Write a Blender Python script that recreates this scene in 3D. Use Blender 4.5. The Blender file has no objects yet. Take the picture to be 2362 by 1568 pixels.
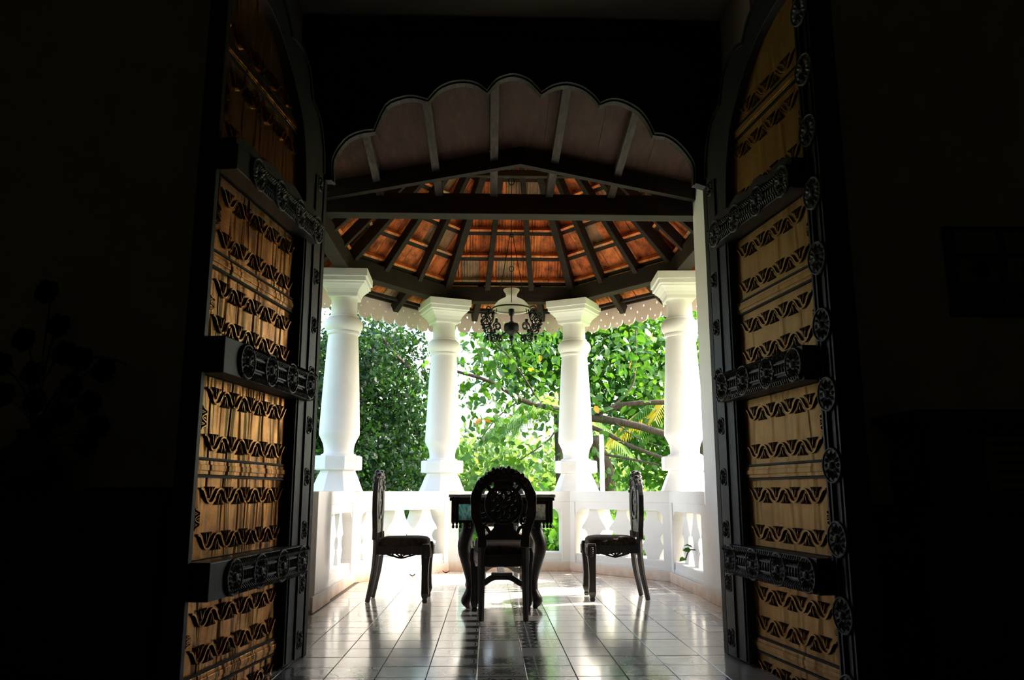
import bpy, bmesh, math, random
import numpy as np
from mathutils import Matrix, Vector
R = math.radians
C = bpy.context.scene.collection
scene = bpy.context.scene
rnd = random.Random(7)
rng = np.random.default_rng(11)

# ------------------------------------------------------------------ camera, world, sun, exposure
F, PITCH, YAW, EYE = 1850.0, math.atan(349 / 1850.0), R(1.7), 0.9
cam_d = bpy.data.cameras.new('camera'); cam = bpy.data.objects.new('camera', cam_d); C.objects.link(cam)
cam_d.sensor_width = 36.0; cam_d.lens = F / 2362 * 36.0; cam_d.clip_start = 0.05; cam_d.clip_end = 300
cam.location = (0, 0, EYE); cam.rotation_euler = (math.pi / 2 + PITCH, 0, -YAW)
scene.camera = cam

world = bpy.data.worlds.new('world'); scene.world = world; world.use_nodes = True
wn = world.node_tree.nodes; wl = world.node_tree.links
bg = wn['Background'] if 'Background' in wn else wn.new('ShaderNodeBackground')
sky = wn.new('ShaderNodeTexSky'); sky.sky_type = 'NISHITA'; sky.sun_disc = False
sky.sun_elevation = R(42); sky.sun_rotation = R(79); sky.air_density = 1.0; sky.dust_density = 4.0; sky.ozone_density = 0.6
wl.new(sky.outputs['Color'], bg.inputs['Color']); bg.inputs['Strength'].default_value = 1.15

sun_d = bpy.data.lights.new('sun', 'SUN'); sun = bpy.data.objects.new('sun', sun_d); C.objects.link(sun)
sun_d.energy = 15.0; sun_d.angle = R(0.6); sun_d.color = (1.0, 0.95, 0.86)
SUNV = Vector((math.cos(R(42)) * .98, math.cos(R(42)) * .20, math.sin(R(42))))
sun.rotation_euler = SUNV.to_track_quat('Z', 'Y').to_euler()
sun.location = (30, 8, 22)

vs_ = scene.view_settings
vs_.view_transform = 'Standard'; vs_.look = 'None'; vs_.gamma = 1.0; vs_.use_curve_mapping = False
vs_.exposure = 0.13

# ------------------------------------------------------------------ helpers
class MB:
    def __init__(s): s.v = []; s.f = []
    def add(s, vs, fs, M=None):
        o = len(s.v)
        if M is not None: vs = [M @ Vector(p) for p in vs]
        s.v.extend([tuple(p) for p in vs]); s.f.extend([tuple(i + o for i in f) for f in fs]); return s
    def box(s, x0, x1, y0, y1, z0, z1, M=None):
        return s.add([(x0, y0, z0), (x1, y0, z0), (x1, y1, z0), (x0, y1, z0), (x0, y0, z1), (x1, y0, z1), (x1, y1, z1), (x0, y1, z1)],
                     [(3, 2, 1, 0), (4, 5, 6, 7), (0, 1, 5, 4), (1, 2, 6, 5), (2, 3, 7, 6), (3, 0, 4, 7)], M)
    def prism(s, out, h0, h1, M=None):
        n = len(out)
        return s.add([(x, y, h0) for x, y in out] + [(x, y, h1) for x, y in out],
                     [tuple(range(n))[::-1], tuple(range(n, 2 * n))] + [(i, (i + 1) % n, n + (i + 1) % n, n + i) for i in range(n)], M)
    def strip(s, pts, w, h0, h1, M=None, closed=False):     # a ribbon of width w along a plane curve
        n = len(pts); L, Rr = [], []
        for i, (x, y) in enumerate(pts):
            if closed: a, b = pts[i - 1], pts[(i + 1) % n]
            else: a, b = pts[max(0, i - 1)], pts[min(n - 1, i + 1)]
            dx, dy = b[0] - a[0], b[1] - a[1]; l = math.hypot(dx, dy) or 1
            ww = w[i] if isinstance(w, (list, tuple)) else w
            L.append((x - dy / l * ww / 2, y + dx / l * ww / 2)); Rr.append((x + dy / l * ww / 2, y - dx / l * ww / 2))
        vs = [(p[0], p[1], h) for h in (h0, h1) for q in (L, Rr) for p in q]
        fs = []
        for i in range(n if closed else n - 1):
            j = (i + 1) % n
            fs += [(i, j, n + j, n + i), (2 * n + i, 3 * n + i, 3 * n + j, 2 * n + j), (i, 2 * n + i, 2 * n + j, j), (n + i, n + j, 3 * n + j, 3 * n + i)]
        if not closed: fs += [(0, n, 3 * n, 2 * n), (n - 1, 3 * n - 1, 4 * n - 1, 2 * n - 1)]
        return s.add(vs, fs, M)
    def tube(s, pts, rad, n=8, M=None, closed=False, sq=1.0):
        pts = [Vector(p) for p in pts]; m = len(pts); vs = []; up = None
        for i, p in enumerate(pts):
            if closed: t = pts[(i + 1) % m] - pts[i - 1]
            else: t = pts[min(m - 1, i + 1)] - pts[max(0, i - 1)]
            t.normalize()
            if up is None:
                up = Vector((0, 0, 1)) if abs(t.z) < .9 else Vector((1, 0, 0))
            a = t.cross(up); 
            if a.length < 1e-4: a = t.cross(Vector((0, 1, 0)))
            a.normalize(); b = a.cross(t); up = b
            r = rad[i] if isinstance(rad, (list, tuple)) else rad
            for k in range(n):
                th = 2 * math.pi * k / n; vs.append(p + a * (r * math.cos(th)) + b * (r * sq * math.sin(th)))
        fs = []
        for i in range(m if closed else m - 1):
            j = (i + 1) % m
            for k in range(n): fs.append((i * n + k, i * n + (k + 1) % n, j * n + (k + 1) % n, j * n + k))
        if not closed: fs += [tuple(range(n))[::-1], tuple((m - 1) * n + k for k in range(n))]
        return s.add(vs, fs, M)
    def lathe(s, prof, n=32, M=None, rot=0.0, cap=True):
        vs = []; fs = []; m = len(prof)
        for r, z in prof:
            for k in range(n):
                th = 2 * math.pi * k / n + rot; vs.append((r * math.cos(th), r * math.sin(th), z))
        for i in range(m - 1):
            for k in range(n): fs.append((i * n + k, i * n + (k + 1) % n, (i + 1) * n + (k + 1) % n, (i + 1) * n + k))
        if cap: fs += [tuple(range(n))[::-1], tuple((m - 1) * n + k for k in range(n))]
        return s.add(vs, fs, M)
    def ball(s, c, r, n=8, M=None):
        rx, ry, rz = r if isinstance(r, (tuple, list)) else (r, r, r)
        vs = [(c[0], c[1], c[2] - rz)]; fs = []; m = n // 2
        for i in range(1, m):
            ph = -math.pi / 2 + math.pi * i / m
            for k in range(n):
                th = 2 * math.pi * k / n; vs.append((c[0] + rx * math.cos(ph) * math.cos(th), c[1] + ry * math.cos(ph) * math.sin(th), c[2] + rz * math.sin(ph)))
        vs.append((c[0], c[1], c[2] + rz)); top = len(vs) - 1
        for k in range(n):
            fs.append((0, 1 + (k + 1) % n, 1 + k)); fs.append((top, 1 + (m - 2) * n + k, 1 + (m - 2) * n + (k + 1) % n))
        for i in range(m - 2):
            for k in range(n): fs.append((1 + i * n + k, 1 + i * n + (k + 1) % n, 1 + (i + 1) * n + (k + 1) % n, 1 + (i + 1) * n + k))
        return s.add(vs, fs, M)
    def mesh(s, name, mat, smooth=None, recalc=True):
        me = bpy.data.meshes.new(name); me.from_pydata(s.v, [], s.f); 
        if recalc:
            bm = bmesh.new(); bm.from_mesh(me); bmesh.ops.recalc_face_normals(bm, faces=bm.faces); bm.to_mesh(me); bm.free()
        me.materials.append(mat)
        if smooth:
            me.polygons.foreach_set('use_smooth', [True] * len(me.polygons)); me.set_sharp_from_angle(angle=R(smooth))
        me.update(); return me
    def build(s, name, mat, parent=None, smooth=None, bevel=0, recalc=True):
        return link(name, s.mesh(name, mat, smooth, recalc), parent, bevel)

def link(name, me, parent=None, bevel=0):
    o = bpy.data.objects.new(name, me); C.objects.link(o)
    if parent is not None: o.parent = parent
    if bevel:
        b = o.modifiers.new('bevel', 'BEVEL'); b.width = bevel; b.segments = 2; b.limit_method = 'ANGLE'; b.angle_limit = R(40)
    return o
def tag(o, label=None, cat=None, group=None, kind=None):
    if label: o['label'] = label
    if cat: o['category'] = cat
    if group: o['group'] = group
    if kind: o['kind'] = kind
    return o
def empty(name, loc=(0, 0, 0), rz=0.0):
    o = bpy.data.objects.new(name, None); C.objects.link(o); o.location = loc; o.rotation_euler = (0, 0, rz); o.empty_display_size = .1
    return o
KIDS = {}
def copy_tree(o, parent=None):
    c = o.copy(); C.objects.link(c)
    if parent is not None: c.parent = parent
    for ch in [k for k in bpy.data.objects if k.parent == o]: copy_tree(ch, c)
    return c
def frame(o, ex, ey, ez):
    M = Matrix.Identity(4)
    for i, a in enumerate((ex, ey, ez)):
        a = Vector(a)
        M[0][i], M[1][i], M[2][i] = a
    M[0][3], M[1][3], M[2][3] = o
    return M
XZ = frame((0, 0, 0), (1, 0, 0), (0, 0, 1), (0, 1, 0))      # plane curve in x, z; thickness along y
def bez(p0, p1, p2, p3, n=8):
    return [tuple(((1 - t) ** 3 * a + 3 * (1 - t) ** 2 * t * b + 3 * (1 - t) * t * t * c + t ** 3 * d) for a, b, c, d in zip(p0, p1, p2, p3)) for t in [i / n for i in range(n + 1)]]
def spl(pts, k=4):                                            # Catmull-Rom through points
    out = []
    for i in range(len(pts) - 1):
        p0, p1, p2, p3 = pts[max(0, i - 1)], pts[i], pts[i + 1], pts[min(len(pts) - 1, i + 2)]
        for q in range(k):
            t = q / k
            out.append(tuple(.5 * (2 * b + (c - a) * t + (2 * a - 5 * b + 4 * c - d) * t * t + (3 * b - a - 3 * c + d) * t ** 3) for a, b, c, d in zip(p0, p1, p2, p3)))
    return out + [tuple(pts[-1])]

# ------------------------------------------------------------------ materials
class NT:
    def __init__(s, name):
        s.m = bpy.data.materials.new(name); s.m.use_nodes = True; s.t = s.m.node_tree; s.n = s.t.nodes; s.n.clear()
        s.out = s.n.new('ShaderNodeOutputMaterial')
    def new(s, typ, **k):
        nd = s.n.new(typ)
        for a, b in k.items(): setattr(nd, a, b)
        return nd
    def set(s, sock, v):
        if isinstance(v, bpy.types.NodeSocket): s.t.links.new(v, sock)
        else:
            if isinstance(v, tuple) and len(v) == 3 and sock.type == 'RGBA': v = (*v, 1)
            sock.default_value = v
    def math(s, op, a, b=0.0, c=0.0):
        nd = s.new('ShaderNodeMath', operation=op); s.set(nd.inputs[0], a); s.set(nd.inputs[1], b); s.set(nd.inputs[2], c); return nd.outputs[0]
    def co(s, kind='Object', scale=(1, 1, 1), loc=(0, 0, 0)):
        tc = s.new('ShaderNodeTexCoord'); mp = s.new('ShaderNodeMapping'); s.set(mp.inputs['Vector'], tc.outputs[kind]); mp.inputs['Scale'].default_value = scale
        mp.inputs['Location'].default_value = loc
        return mp.outputs[0]
    def pos(s): return s.new('ShaderNodeNewGeometry').outputs['Position']
    def noise(s, vec, scale, detail=4, rough=.6, dist=0.0):
        nd = s.new('ShaderNodeTexNoise'); s.set(nd.inputs['Vector'], vec); nd.inputs['Scale'].default_value = scale; nd.inputs['Detail'].default_value = detail
        nd.inputs['Roughness'].default_value = rough; nd.inputs['Distortion'].default_value = dist; return nd.outputs['Fac']
    def ramp(s, fac, stops):
        nd = s.new('ShaderNodeValToRGB'); s.set(nd.inputs[0], fac); e = nd.color_ramp.elements
        while len(e) < len(stops): e.new(.5)
        for el, (p, c) in zip(e, stops): el.position = p; el.color = (*c, 1) if not isinstance(c, (int, float)) else (c, c, c, 1)
        return nd.outputs[0]
    def mix(s, fac, a, b):
        nd = s.new('ShaderNodeMix', data_type='RGBA'); s.set(nd.inputs[0], fac); s.set(nd.inputs[6], a); s.set(nd.inputs[7], b); return nd.outputs[2]
    def bump(s, h, strength=.3, dist=.01):
        nd = s.new('ShaderNodeBump'); s.set(nd.inputs['Height'], h); nd.inputs['Strength'].default_value = strength; nd.inputs['Distance'].default_value = dist; return nd.outputs[0]
    def pbr(s, col, rough=.5, metal=0.0, normal=None, spec=.5, **k):
        p = s.new('ShaderNodeBsdfPrincipled'); s.set(p.inputs['Base Color'], col); s.set(p.inputs['Roughness'], rough); s.set(p.inputs['Metallic'], metal)
        p.inputs['Specular IOR Level'].default_value = spec
        if normal is not None: s.set(p.inputs['Normal'], normal)
        for a, b in k.items(): s.set(p.inputs[a.replace('_', ' ')], b)
        s.t.links.new(p.outputs[0], s.out.inputs[0]); return s.m
    def sep(s, vec):
        nd = s.new('ShaderNodeSeparateXYZ'); s.set(nd.inputs[0], vec); return nd.outputs

def m_paint(name, col, dirt=(.62, .58, .5), amt=.35):
    t = NT(name); p = t.pos(); n = t.noise(p, 2.3, 6); n2 = t.noise(p, 40, 4)
    f = t.math('MULTIPLY', t.ramp(n, [(.5, 0.0), (.8, 1.0)]), amt)
    return t.pbr(t.mix(f, col, dirt), .6, 0, t.bump(n2, .12, .004), .3)
def m_wood(name, c1, c2, rough=.5, axis='x', spec=.4, sc=1.0):
    t = NT(name); s = {'x': (1.2, 14, 14), 'y': (14, 1.2, 14), 'z': (14, 14, 1.2)}[axis]
    v = t.co('Object', tuple(q * sc for q in s)); n = t.noise(v, 2.5, 8, .65, .6)
    return t.pbr(t.ramp(n, [(.3, c1), (.7, c2)]), rough, 0, t.bump(n, .35, .004), spec)
M = {}
M['white'] = m_paint('white_paint', (.83, .815, .775))
M['reveal'] = m_paint('aged_cream_paint', (.52, .49, .38), (.36, .34, .26))
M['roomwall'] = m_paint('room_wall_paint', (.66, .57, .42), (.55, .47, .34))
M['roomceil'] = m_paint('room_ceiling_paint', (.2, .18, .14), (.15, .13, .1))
M['ebony'] = m_wood('black_carved_wood', (.014, .012, .011), (.05, .044, .038), .38, 'z', .5)
M['doorblack'] = m_wood('weathered_black_wood', (.013, .012, .012), (.035, .033, .032), .5, 'z', .45)
M['doorcarved'] = m_wood('lit_carved_door_wood', (.065, .062, .056), (.20, .19, .17), .5, 'z', .5)  # carving coloured lighter to stand for the light it catches
M['doorframe2'] = m_wood('lit_grey_door_wood', (.018, .018, .018), (.055, .056, .056), .5, 'z', .45)  # greyer copy of the door black: light on the right leaf's frame as colour
M['frameblack'] = m_wood('door_frame_wood', (.004, .0035, .003), (.008, .007, .006), .6, 'z', .25)
M['rafter'] = m_wood('dark_rafter_wood', (.012, .008, .006), (.030, .019, .014), .65, 'x', .15)
M['ceilwood'] = m_wood('brown_ceiling_board', (.030, .013, .009), (.085, .038, .025), .6, 'y', .12, .6)
M['joist'] = m_wood('grey_brown_joist', (.028, .021, .017), (.085, .066, .055), .6, 'y', .15)
def m_clay(name, c1, c2, c3):
    t = NT(name); oi = t.new('ShaderNodeObjectInfo'); v = t.co('Object', (1, 1, 1)); n = t.noise(v, 9, 6, .65); n2 = t.noise(v, 45, 3)
    rm = t.mix(oi.outputs['Random'], c1, c2)
    c = t.mix(t.ramp(n, [(.42, 0.0), (.72, 1.0)]), rm, c3)
    return t.pbr(c, .75, 0, t.bump(n2, .4, .004), .25)
M['clay'] = m_clay('orange_roof_clay', (.88, .30, .095), (.74, .19, .05), (.13, .042, .022))
M['claymoss'] = m_clay('weathered_roof_clay', (.42, .27, .15), (.46, .22, .1), (.16, .12, .09))
def m_brass(name, c1, c2, rough, metal=.75, bs=.75):
    t = NT(name); v = t.co('Object', (8, 1, 1.1)); n = t.noise(v, 1.15, .6, .4, 1.4); n3 = t.noise(t.co('Object', (1, 1, 5)), 18, 6, .7); n2 = t.noise(t.co('Object'), 6, 6, .6)
    h = t.math('ADD', n, t.math('MULTIPLY', n3, .035))
    return t.pbr(t.ramp(n2, [(.3, c1), (.7, c2)]), rough, metal, t.bump(h, bs, .05), .5)
M['brass'] = m_brass('hammered_brass_panel', (.31, .115, .022), (.54, .255, .058), .25, .88)
M['brassdull'] = m_brass('dull_brass_panel', (.40, .20, .036), (.56, .305, .07), .5, .5, .35)
M['recess'] = m_wood('tarnish_shade_brown', (.022, .010, .004), (.05, .024, .009), .8, 'x', .05)  # tarnish plus the shade inside carved cuts, put into one dark colour
def m_seat():
    t = NT('worn_brown_fabric'); v = t.co('Object'); n = t.noise(v, 26, 5, .6); n2 = t.noise(v, 160, 2)
    return t.pbr(t.ramp(n, [(.38, (.020, .016, .012)), (.55, (.055, .042, .027)), (.66, (.075, .028, .018))]), .9, 0, t.bump(n2, .3, .003), .2)
M['seat'] = m_seat()
def m_marble():
    t = NT('grey_marble'); v = t.co('Object'); n = t.noise(v, 7, 10, .7, 1.5)
    return t.pbr(t.ramp(n, [(.35, (.38, .38, .38)), (.5, (.7, .7, .69)), (.7, (.62, .62, .6))]), .15)
M['marble'] = m_marble()
def glassy(t, col):
    p = t.new('ShaderNodeBsdfPrincipled'); t.set(p.inputs['Base Color'], col); p.inputs['Roughness'].default_value = .15
    tr = t.new('ShaderNodeBsdfTranslucent'); t.set(tr.inputs[0], col)
    mx = t.new('ShaderNodeMixShader'); mx.inputs[0].default_value = .8; t.t.links.new(p.outputs[0], mx.inputs[1]); t.t.links.new(tr.outputs[0], mx.inputs[2])
    t.t.links.new(mx.outputs[0], t.out.inputs[0]); return t.m
def m_teal():
    t = NT('painted_teal_panel'); v = t.co('Object', (1, 1, .6)); n = t.noise(v, 9, 3, .5, 2.5)
    return glassy(t, t.ramp(n, [(.36, (.10, .50, .54)), (.46, (.36, .84, .84)), (.52, (.9, .98, .97)), (.6, (.22, .68, .74))]))
M['teal'] = m_teal()
def m_pale():
    t = NT('faded_painted_panel'); v = t.co('Object'); n = t.noise(v, 22, 5, .6, 1)
    return glassy(t, t.ramp(n, [(.38, (.3, .32, .28)), (.5, (.7, .72, .66)), (.66, (.85, .85, .8))]))
M['pale'] = m_pale()
def m_iron():
    t = NT('black_iron'); n = t.noise(t.co('Object'), 60, 4)
    return t.pbr((.012, .012, .012), .45, .6, t.bump(n, .3, .002))
M['iron'] = m_iron()
def m_opal():
    t = NT('opal_glass'); n = t.noise(t.co('Object'), 6, 4)
    return glassy(t, t.ramp(n, [(.3, (.90, .87, .82)), (.7, (.95, .93, .89))]))
M['opal'] = m_opal()
M['fringe'] = m_paint('pinkish_eave_board', (.70, .55, .48), (.5, .38, .32), .5)
def m_skirt():
    t = NT('stained_skirting'); p = t.pos(); n = t.noise(p, 7, 6, .65)
    z = t.sep(p)[2]; low = t.math('SUBTRACT', 1.05, t.math('MULTIPLY', z, 7.0)); f = t.math('MULTIPLY', low, t.ramp(n, [(.3, .25), (.65, 1.0)]))
    return t.pbr(t.mix(f, (.80, .74, .66), (.62, .36, .2)), .6)
M['skirt'] = m_skirt()

# floor tiles: pattern of each tile in its own coordinates (origin at the tile centre, half width .124)
def m_tile(name, kind):
    t = NT(name); tc = t.new('ShaderNodeTexCoord'); x, y, z = t.sep(tc.outputs['Object'])
    u = t.math('DIVIDE', x, .124); v = t.math('DIVIDE', y, .124); p = t.pos()
    n = t.noise(p, 5, 6, .6); n2 = t.noise(p, 30, 5, .6)
    white = t.ramp(n, [(.3, (.66, .62, .54)), (.7, (.80, .765, .68))]); dark = t.ramp(n2, [(.3, (.035, .034, .033)), (.7, (.085, .083, .08))])
    grey = t.ramp(n2, [(.3, (.20, .20, .195)), (.7, (.30, .30, .29))])
    au, av = t.math('ABSOLUTE', u), t.math('ABSOLUTE', v)
    def less(a, b): return t.math('LESS_THAN', a, b)
    if kind == 'plain': col = t.mix(t.ramp(n2, [(.55, 0.0), (.75, .35)]), white, (.42, .385, .32))
    elif kind == 'medallion':
        r = t.math('SQRT', t.math('ADD', t.math('MULTIPLY', u, u), t.math('MULTIPLY', v, v))); th = t.math('ARCTAN2', v, u)
        e = t.math('ADD', .56, t.math('ADD', t.math('MULTIPLY', t.math('COSINE', t.math('MULTIPLY', th, 4.0)), -.14), t.math('MULTIPLY', t.math('COSINE', t.math('MULTIPLY', th, 12.0)), .09)))
        d = less(r, e); ring = t.math('MULTIPLY', less(t.math('ABSOLUTE', t.math('SUBTRACT', r, t.math('ADD', e, .13))), .035), 1.0)
        hole = t.math('MULTIPLY', less(t.math('ABSOLUTE', t.math('SUBTRACT', t.math('ABSOLUTE', t.math('SUBTRACT', au, av)), .0)), .05), t.math('GREATER_THAN', r, .42))
        f = t.math('MAXIMUM', t.math('MULTIPLY', d, t.math('SUBTRACT', 1.0, hole)), ring)
        f = t.math('MAXIMUM', f, t.math('GREATER_THAN', av, .94))
        col = t.mix(f, white, dark)
    elif kind == 'cross':
        uu = t.math('SUBTRACT', au, .5); vv = t.math('SUBTRACT', av, .5)
        r = t.math('SQRT', t.math('ADD', t.math('MULTIPLY', uu, uu), t.math('MULTIPLY', vv, vv)))
        ring = less(t.math('ABSOLUTE', t.math('SUBTRACT', r, .33)), .045)
        cr = t.math('MULTIPLY', less(t.math('MINIMUM', t.math('ABSOLUTE', uu), t.math('ABSOLUTE', vv)), .04), less(r, .46))
        col = t.mix(t.math('MAXIMUM', ring, cr), dark, white)
    elif kind in ('check', 'band'):
        q = t.math('MAXIMUM', t.math('ABSOLUTE', t.math('SUBTRACT', u, .28)), t.math('MULTIPLY', t.math('ABSOLUTE', v), .95))
        rr = t.math('POWER', t.math('ADD', t.math('POWER', t.math('ABSOLUTE', t.math('SUBTRACT', u, .3)), 5.0), t.math('POWER', av, 5.0)), .2)
        f = t.math('GREATER_THAN', rr, .66); line = less(t.math('ABSOLUTE', t.math('SUBTRACT', rr, .56)), .025)
        col = t.mix(t.math('MAXIMUM', f, line), white, dark if kind == 'check' else grey)
    elif kind == 'scroll':
        w = t.math('ADD', t.math('MULTIPLY', t.math('SINE', t.math('MULTIPLY', v, 7.0)), .16), t.math('MULTIPLY', t.math('SINE', t.math('MULTIPLY', v, 3.1)), .3))
        d = t.math('ABSOLUTE', t.math('SUBTRACT', u, w)); f = less(d, .4); line = less(t.math('ABSOLUTE', t.math('SUBTRACT', d, .52)), .03)
        col = t.mix(t.math('MAXIMUM', f, line), white, grey)
    rough = t.ramp(n2, [(.35, .13), (.75, .27)])
    return t.pbr(col, rough, 0, t.bump(t.noise(p, 14, 3), .05, .003), .5, Coat_Weight=.7, Coat_Roughness=.12, Coat_IOR=1.6)
for k in ('plain', 'medallion', 'cross', 'check', 'band', 'scroll'): M['t_' + k] = m_tile('floor_tile_' + k, k)
def m_grout():
    t = NT('floor_grout'); n = t.noise(t.pos(), 30, 4); return t.pbr(t.ramp(n, [(.3, (.12, .1, .08)), (.7, (.2, .17, .13))]), .8)
M['grout'] = m_grout()
def m_leaf(name, c1, c2, trans=.5, rough=.35, yellow=None):
    t = NT(name); g = t.new('ShaderNodeNewGeometry'); oi = t.new('ShaderNodeObjectInfo')
    ran = t.math('FRACT', t.math('ADD', g.outputs['Random Per Island'], oi.outputs['Random']))
    col = t.mix(ran, c1, c2)
    if yellow: col = t.mix(t.math('GREATER_THAN', ran, .993), col, yellow)
    p = t.new('ShaderNodeBsdfPrincipled'); t.set(p.inputs['Base Color'], col); p.inputs['Roughness'].default_value = rough
    tr = t.new('ShaderNodeBsdfTranslucent'); hs = t.new('ShaderNodeMix', data_type='RGBA'); hs.blend_type = 'MULTIPLY'; hs.inputs[0].default_value = 1.0
    t.set(hs.inputs[6], col); hs.inputs[7].default_value = (1.5, 1.45, .55, 1); t.set(tr.inputs[0], hs.outputs[2])
    mx = t.new('ShaderNodeMixShader'); mx.inputs[0].default_value = trans; t.t.links.new(p.outputs[0], mx.inputs[1]); t.t.links.new(tr.outputs[0], mx.inputs[2])
    t.t.links.new(mx.outputs[0], t.out.inputs[0]); return t.m
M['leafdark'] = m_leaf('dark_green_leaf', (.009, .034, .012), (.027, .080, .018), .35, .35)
M['leafbig'] = m_leaf('broad_green_leaf', (.022, .085, .010), (.07, .17, .018), .45, .3, (.30, .24, .02))
M['leafbright'] = m_leaf('bright_green_leaf', (.034, .12, .013), (.085, .21, .032), .5, .4)
M['leaffar'] = m_leaf('pale_far_leaf', (.12, .24, .075), (.26, .39, .17), .5, .5)  # far leaves coloured pale to stand for haze and glare
M['leafyellow'] = m_leaf('yellowing_frond', (.42, .34, .04), (.65, .5, .09), .5, .4)
M['leafdry'] = m_leaf('dry_orange_leaf', (.30, .11, .02), (.40, .2, .04), .3, .5)
M['bark'] = m_wood('tree_bark', (.028, .021, .015), (.10, .078, .056), .85, 'z', .2)
def m_grass():
    t = NT('lawn_grass'); p = t.pos(); n = t.noise(p, 3, 8, .7); n2 = t.noise(p, 60, 3)
    return t.pbr(t.ramp(n, [(.35, (.07, .15, .03)), (.65, (.2, .3, .08))]), .9, 0, t.bump(n2, .8, .03), .2)
M['grass'] = m_grass()
# ------------------------------------------------------------------ the dark room: walls, ceiling, floor, camera inside
AX = 0.26                                    # middle axis of the pavilion
WY0, WY1 = 4.1, 4.85                         # door wall, inner and outer face
NX0, NX1, NZ = -1.2, 1.49, 3.88              # niche in the wall that takes the door frame
def struct(name, mb, m, label, cat, bevel=0, smooth=None):
    o = mb.build(name, m, None, smooth, bevel); return tag(o, label, cat, None, 'structure')
struct('wall_front_left', MB().box(-4.2, NX0, WY0, WY1, 0, 4.5), M['roomwall'], 'dark room wall to the left of the carved doorway', 'wall')
struct('wall_front_right', MB().box(NX1, 4.2, WY0, WY1, 0, 4.5), M['roomwall'], 'dark room wall to the right of the carved doorway', 'wall')
struct('wall_front_top', MB().box(NX0, NX1, WY0, WY1, NZ, 4.5), M['reveal'], 'cream plaster above the doorway, its underside in view', 'wall')
for nm, x0, x1, lab in (('trim_1', NX0, NX0 + .012, 'cream plaster reveal left of the door frame'), ('trim_2', NX1 - .012, NX1, 'cream plaster reveal right of the door frame, catching light at the top')):
    struct(nm, MB().box(x0, x1, WY0, WY1 - .15, 0, NZ), M['reveal'], lab, 'wall')
struct('wall_left', MB().box(-4.4, -4.2, -3.2, WY1, 0, 4.5), M['roomwall'], 'dark side wall of the room, left of the sideboard', 'wall')
struct('wall_right', MB().box(4.2, 4.4, -3.2, WY1, 0, 4.5), M['roomwall'], 'dark side wall of the room, right of the cabinet', 'wall')
struct('wall_back', MB().box(-4.4, 4.4, -3.4, -3.2, 0, 4.5), M['roomwall'], 'dark wall of the room opposite the carved doorway', 'wall')
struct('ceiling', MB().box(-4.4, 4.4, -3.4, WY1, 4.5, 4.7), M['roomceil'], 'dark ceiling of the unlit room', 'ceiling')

# floor slab (grout shows between the tiles) with one mesh per tile
fl = MB().box(-4.4, 4.4, -3.4, 6.9, -.5, -.004)
fl.prism([(-1.75, 6.9), (2.27, 6.9), (2.27, 8.6), (1.2, 9.95), (-.68, 9.95), (-1.75, 8.6)], -.5, -.004)
floor = struct('floor', fl, M['grout'], 'patterned cement tile floor, white with dark carpet-like motifs', 'floor')
TS = .248; TX0 = .445 - 8 * TS
def tilemesh(kind):
    h = TS / 2 - .0016; b = h - .002
    m = MB(); m.add([(-h, -h, -.01), (h, -h, -.01), (h, h, -.01), (-h, h, -.01), (-h, -h, -.0015), (h, -h, -.0015), (h, h, -.0015), (-h, h, -.0015), (-b, -b, 0), (b, -b, 0), (b, b, 0), (-b, b, 0)],
         [(0, 1, 5, 4), (1, 2, 6, 5), (2, 3, 7, 6), (3, 0, 4, 7), (4, 5, 9, 8), (5, 6, 10, 9), (6, 7, 11, 10), (7, 4, 8, 11), (8, 9, 10, 11)])
    return m.mesh('tile_' + kind, M['t_' + kind])
TM = {k: tilemesh(k) for k in ('plain', 'medallion', 'cross', 'check', 'band', 'scroll')}
def inside(x, y):                            # inner face of the balustrade
    if y < 4.86: return -1.25 < x < 1.55
    if x < -1.33 or x > 1.87: return False
    if y > 8.46:
        hw = 1.6 - (y - 8.46) * (.8 / 1.1)
        return y < 9.72 and abs(x - AX - .01) < hw + .1
    return True
ntile = 0
for j in range(-1, 24):
    for i in range(1, 15):
        x = TX0 + (i + .5) * TS; y = 3.955 + (j + .5) * TS
        if not inside(x, y): continue
        c = i - 5; r = j % 5                 # c 0..2 is the runner in the middle
        k = 'plain'; rz = 0
        if c in (0, 1, 2) and y < 7.0:
            if r in (0, 1, 2): k = ('check', 'medallion', 'cross')[c]; rz = (0, math.pi / 2 * (j % 2) * 2, 0)[c]
            elif c == 2 and r == 4: k = 'cross'
            elif c == 0: k = 'check'
        elif c in (-3, -2) and (j + 3) % 9 < 5: k = 'band' if c == -3 else 'scroll'
        elif c == -4 and (j + 1) % 7 < 3: k = 'band'
        elif c in (5, 4) and j % 8 in (0, 1, 2): k = 'scroll' if c == 4 else 'band'; rz = math.pi
        elif c in (7, 8) and (j + 2) % 8 < 4: k = 'band' if c == 7 else 'scroll'; rz = math.pi
        o = link('tile' if ntile == 0 else 'tile', TM[k], floor); o.location = (x, y, rnd.uniform(-.0006, .0002)); o.rotation_euler = (rnd.gauss(0, .0012), rnd.gauss(0, .0012), rz)
        ntile += 1

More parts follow.
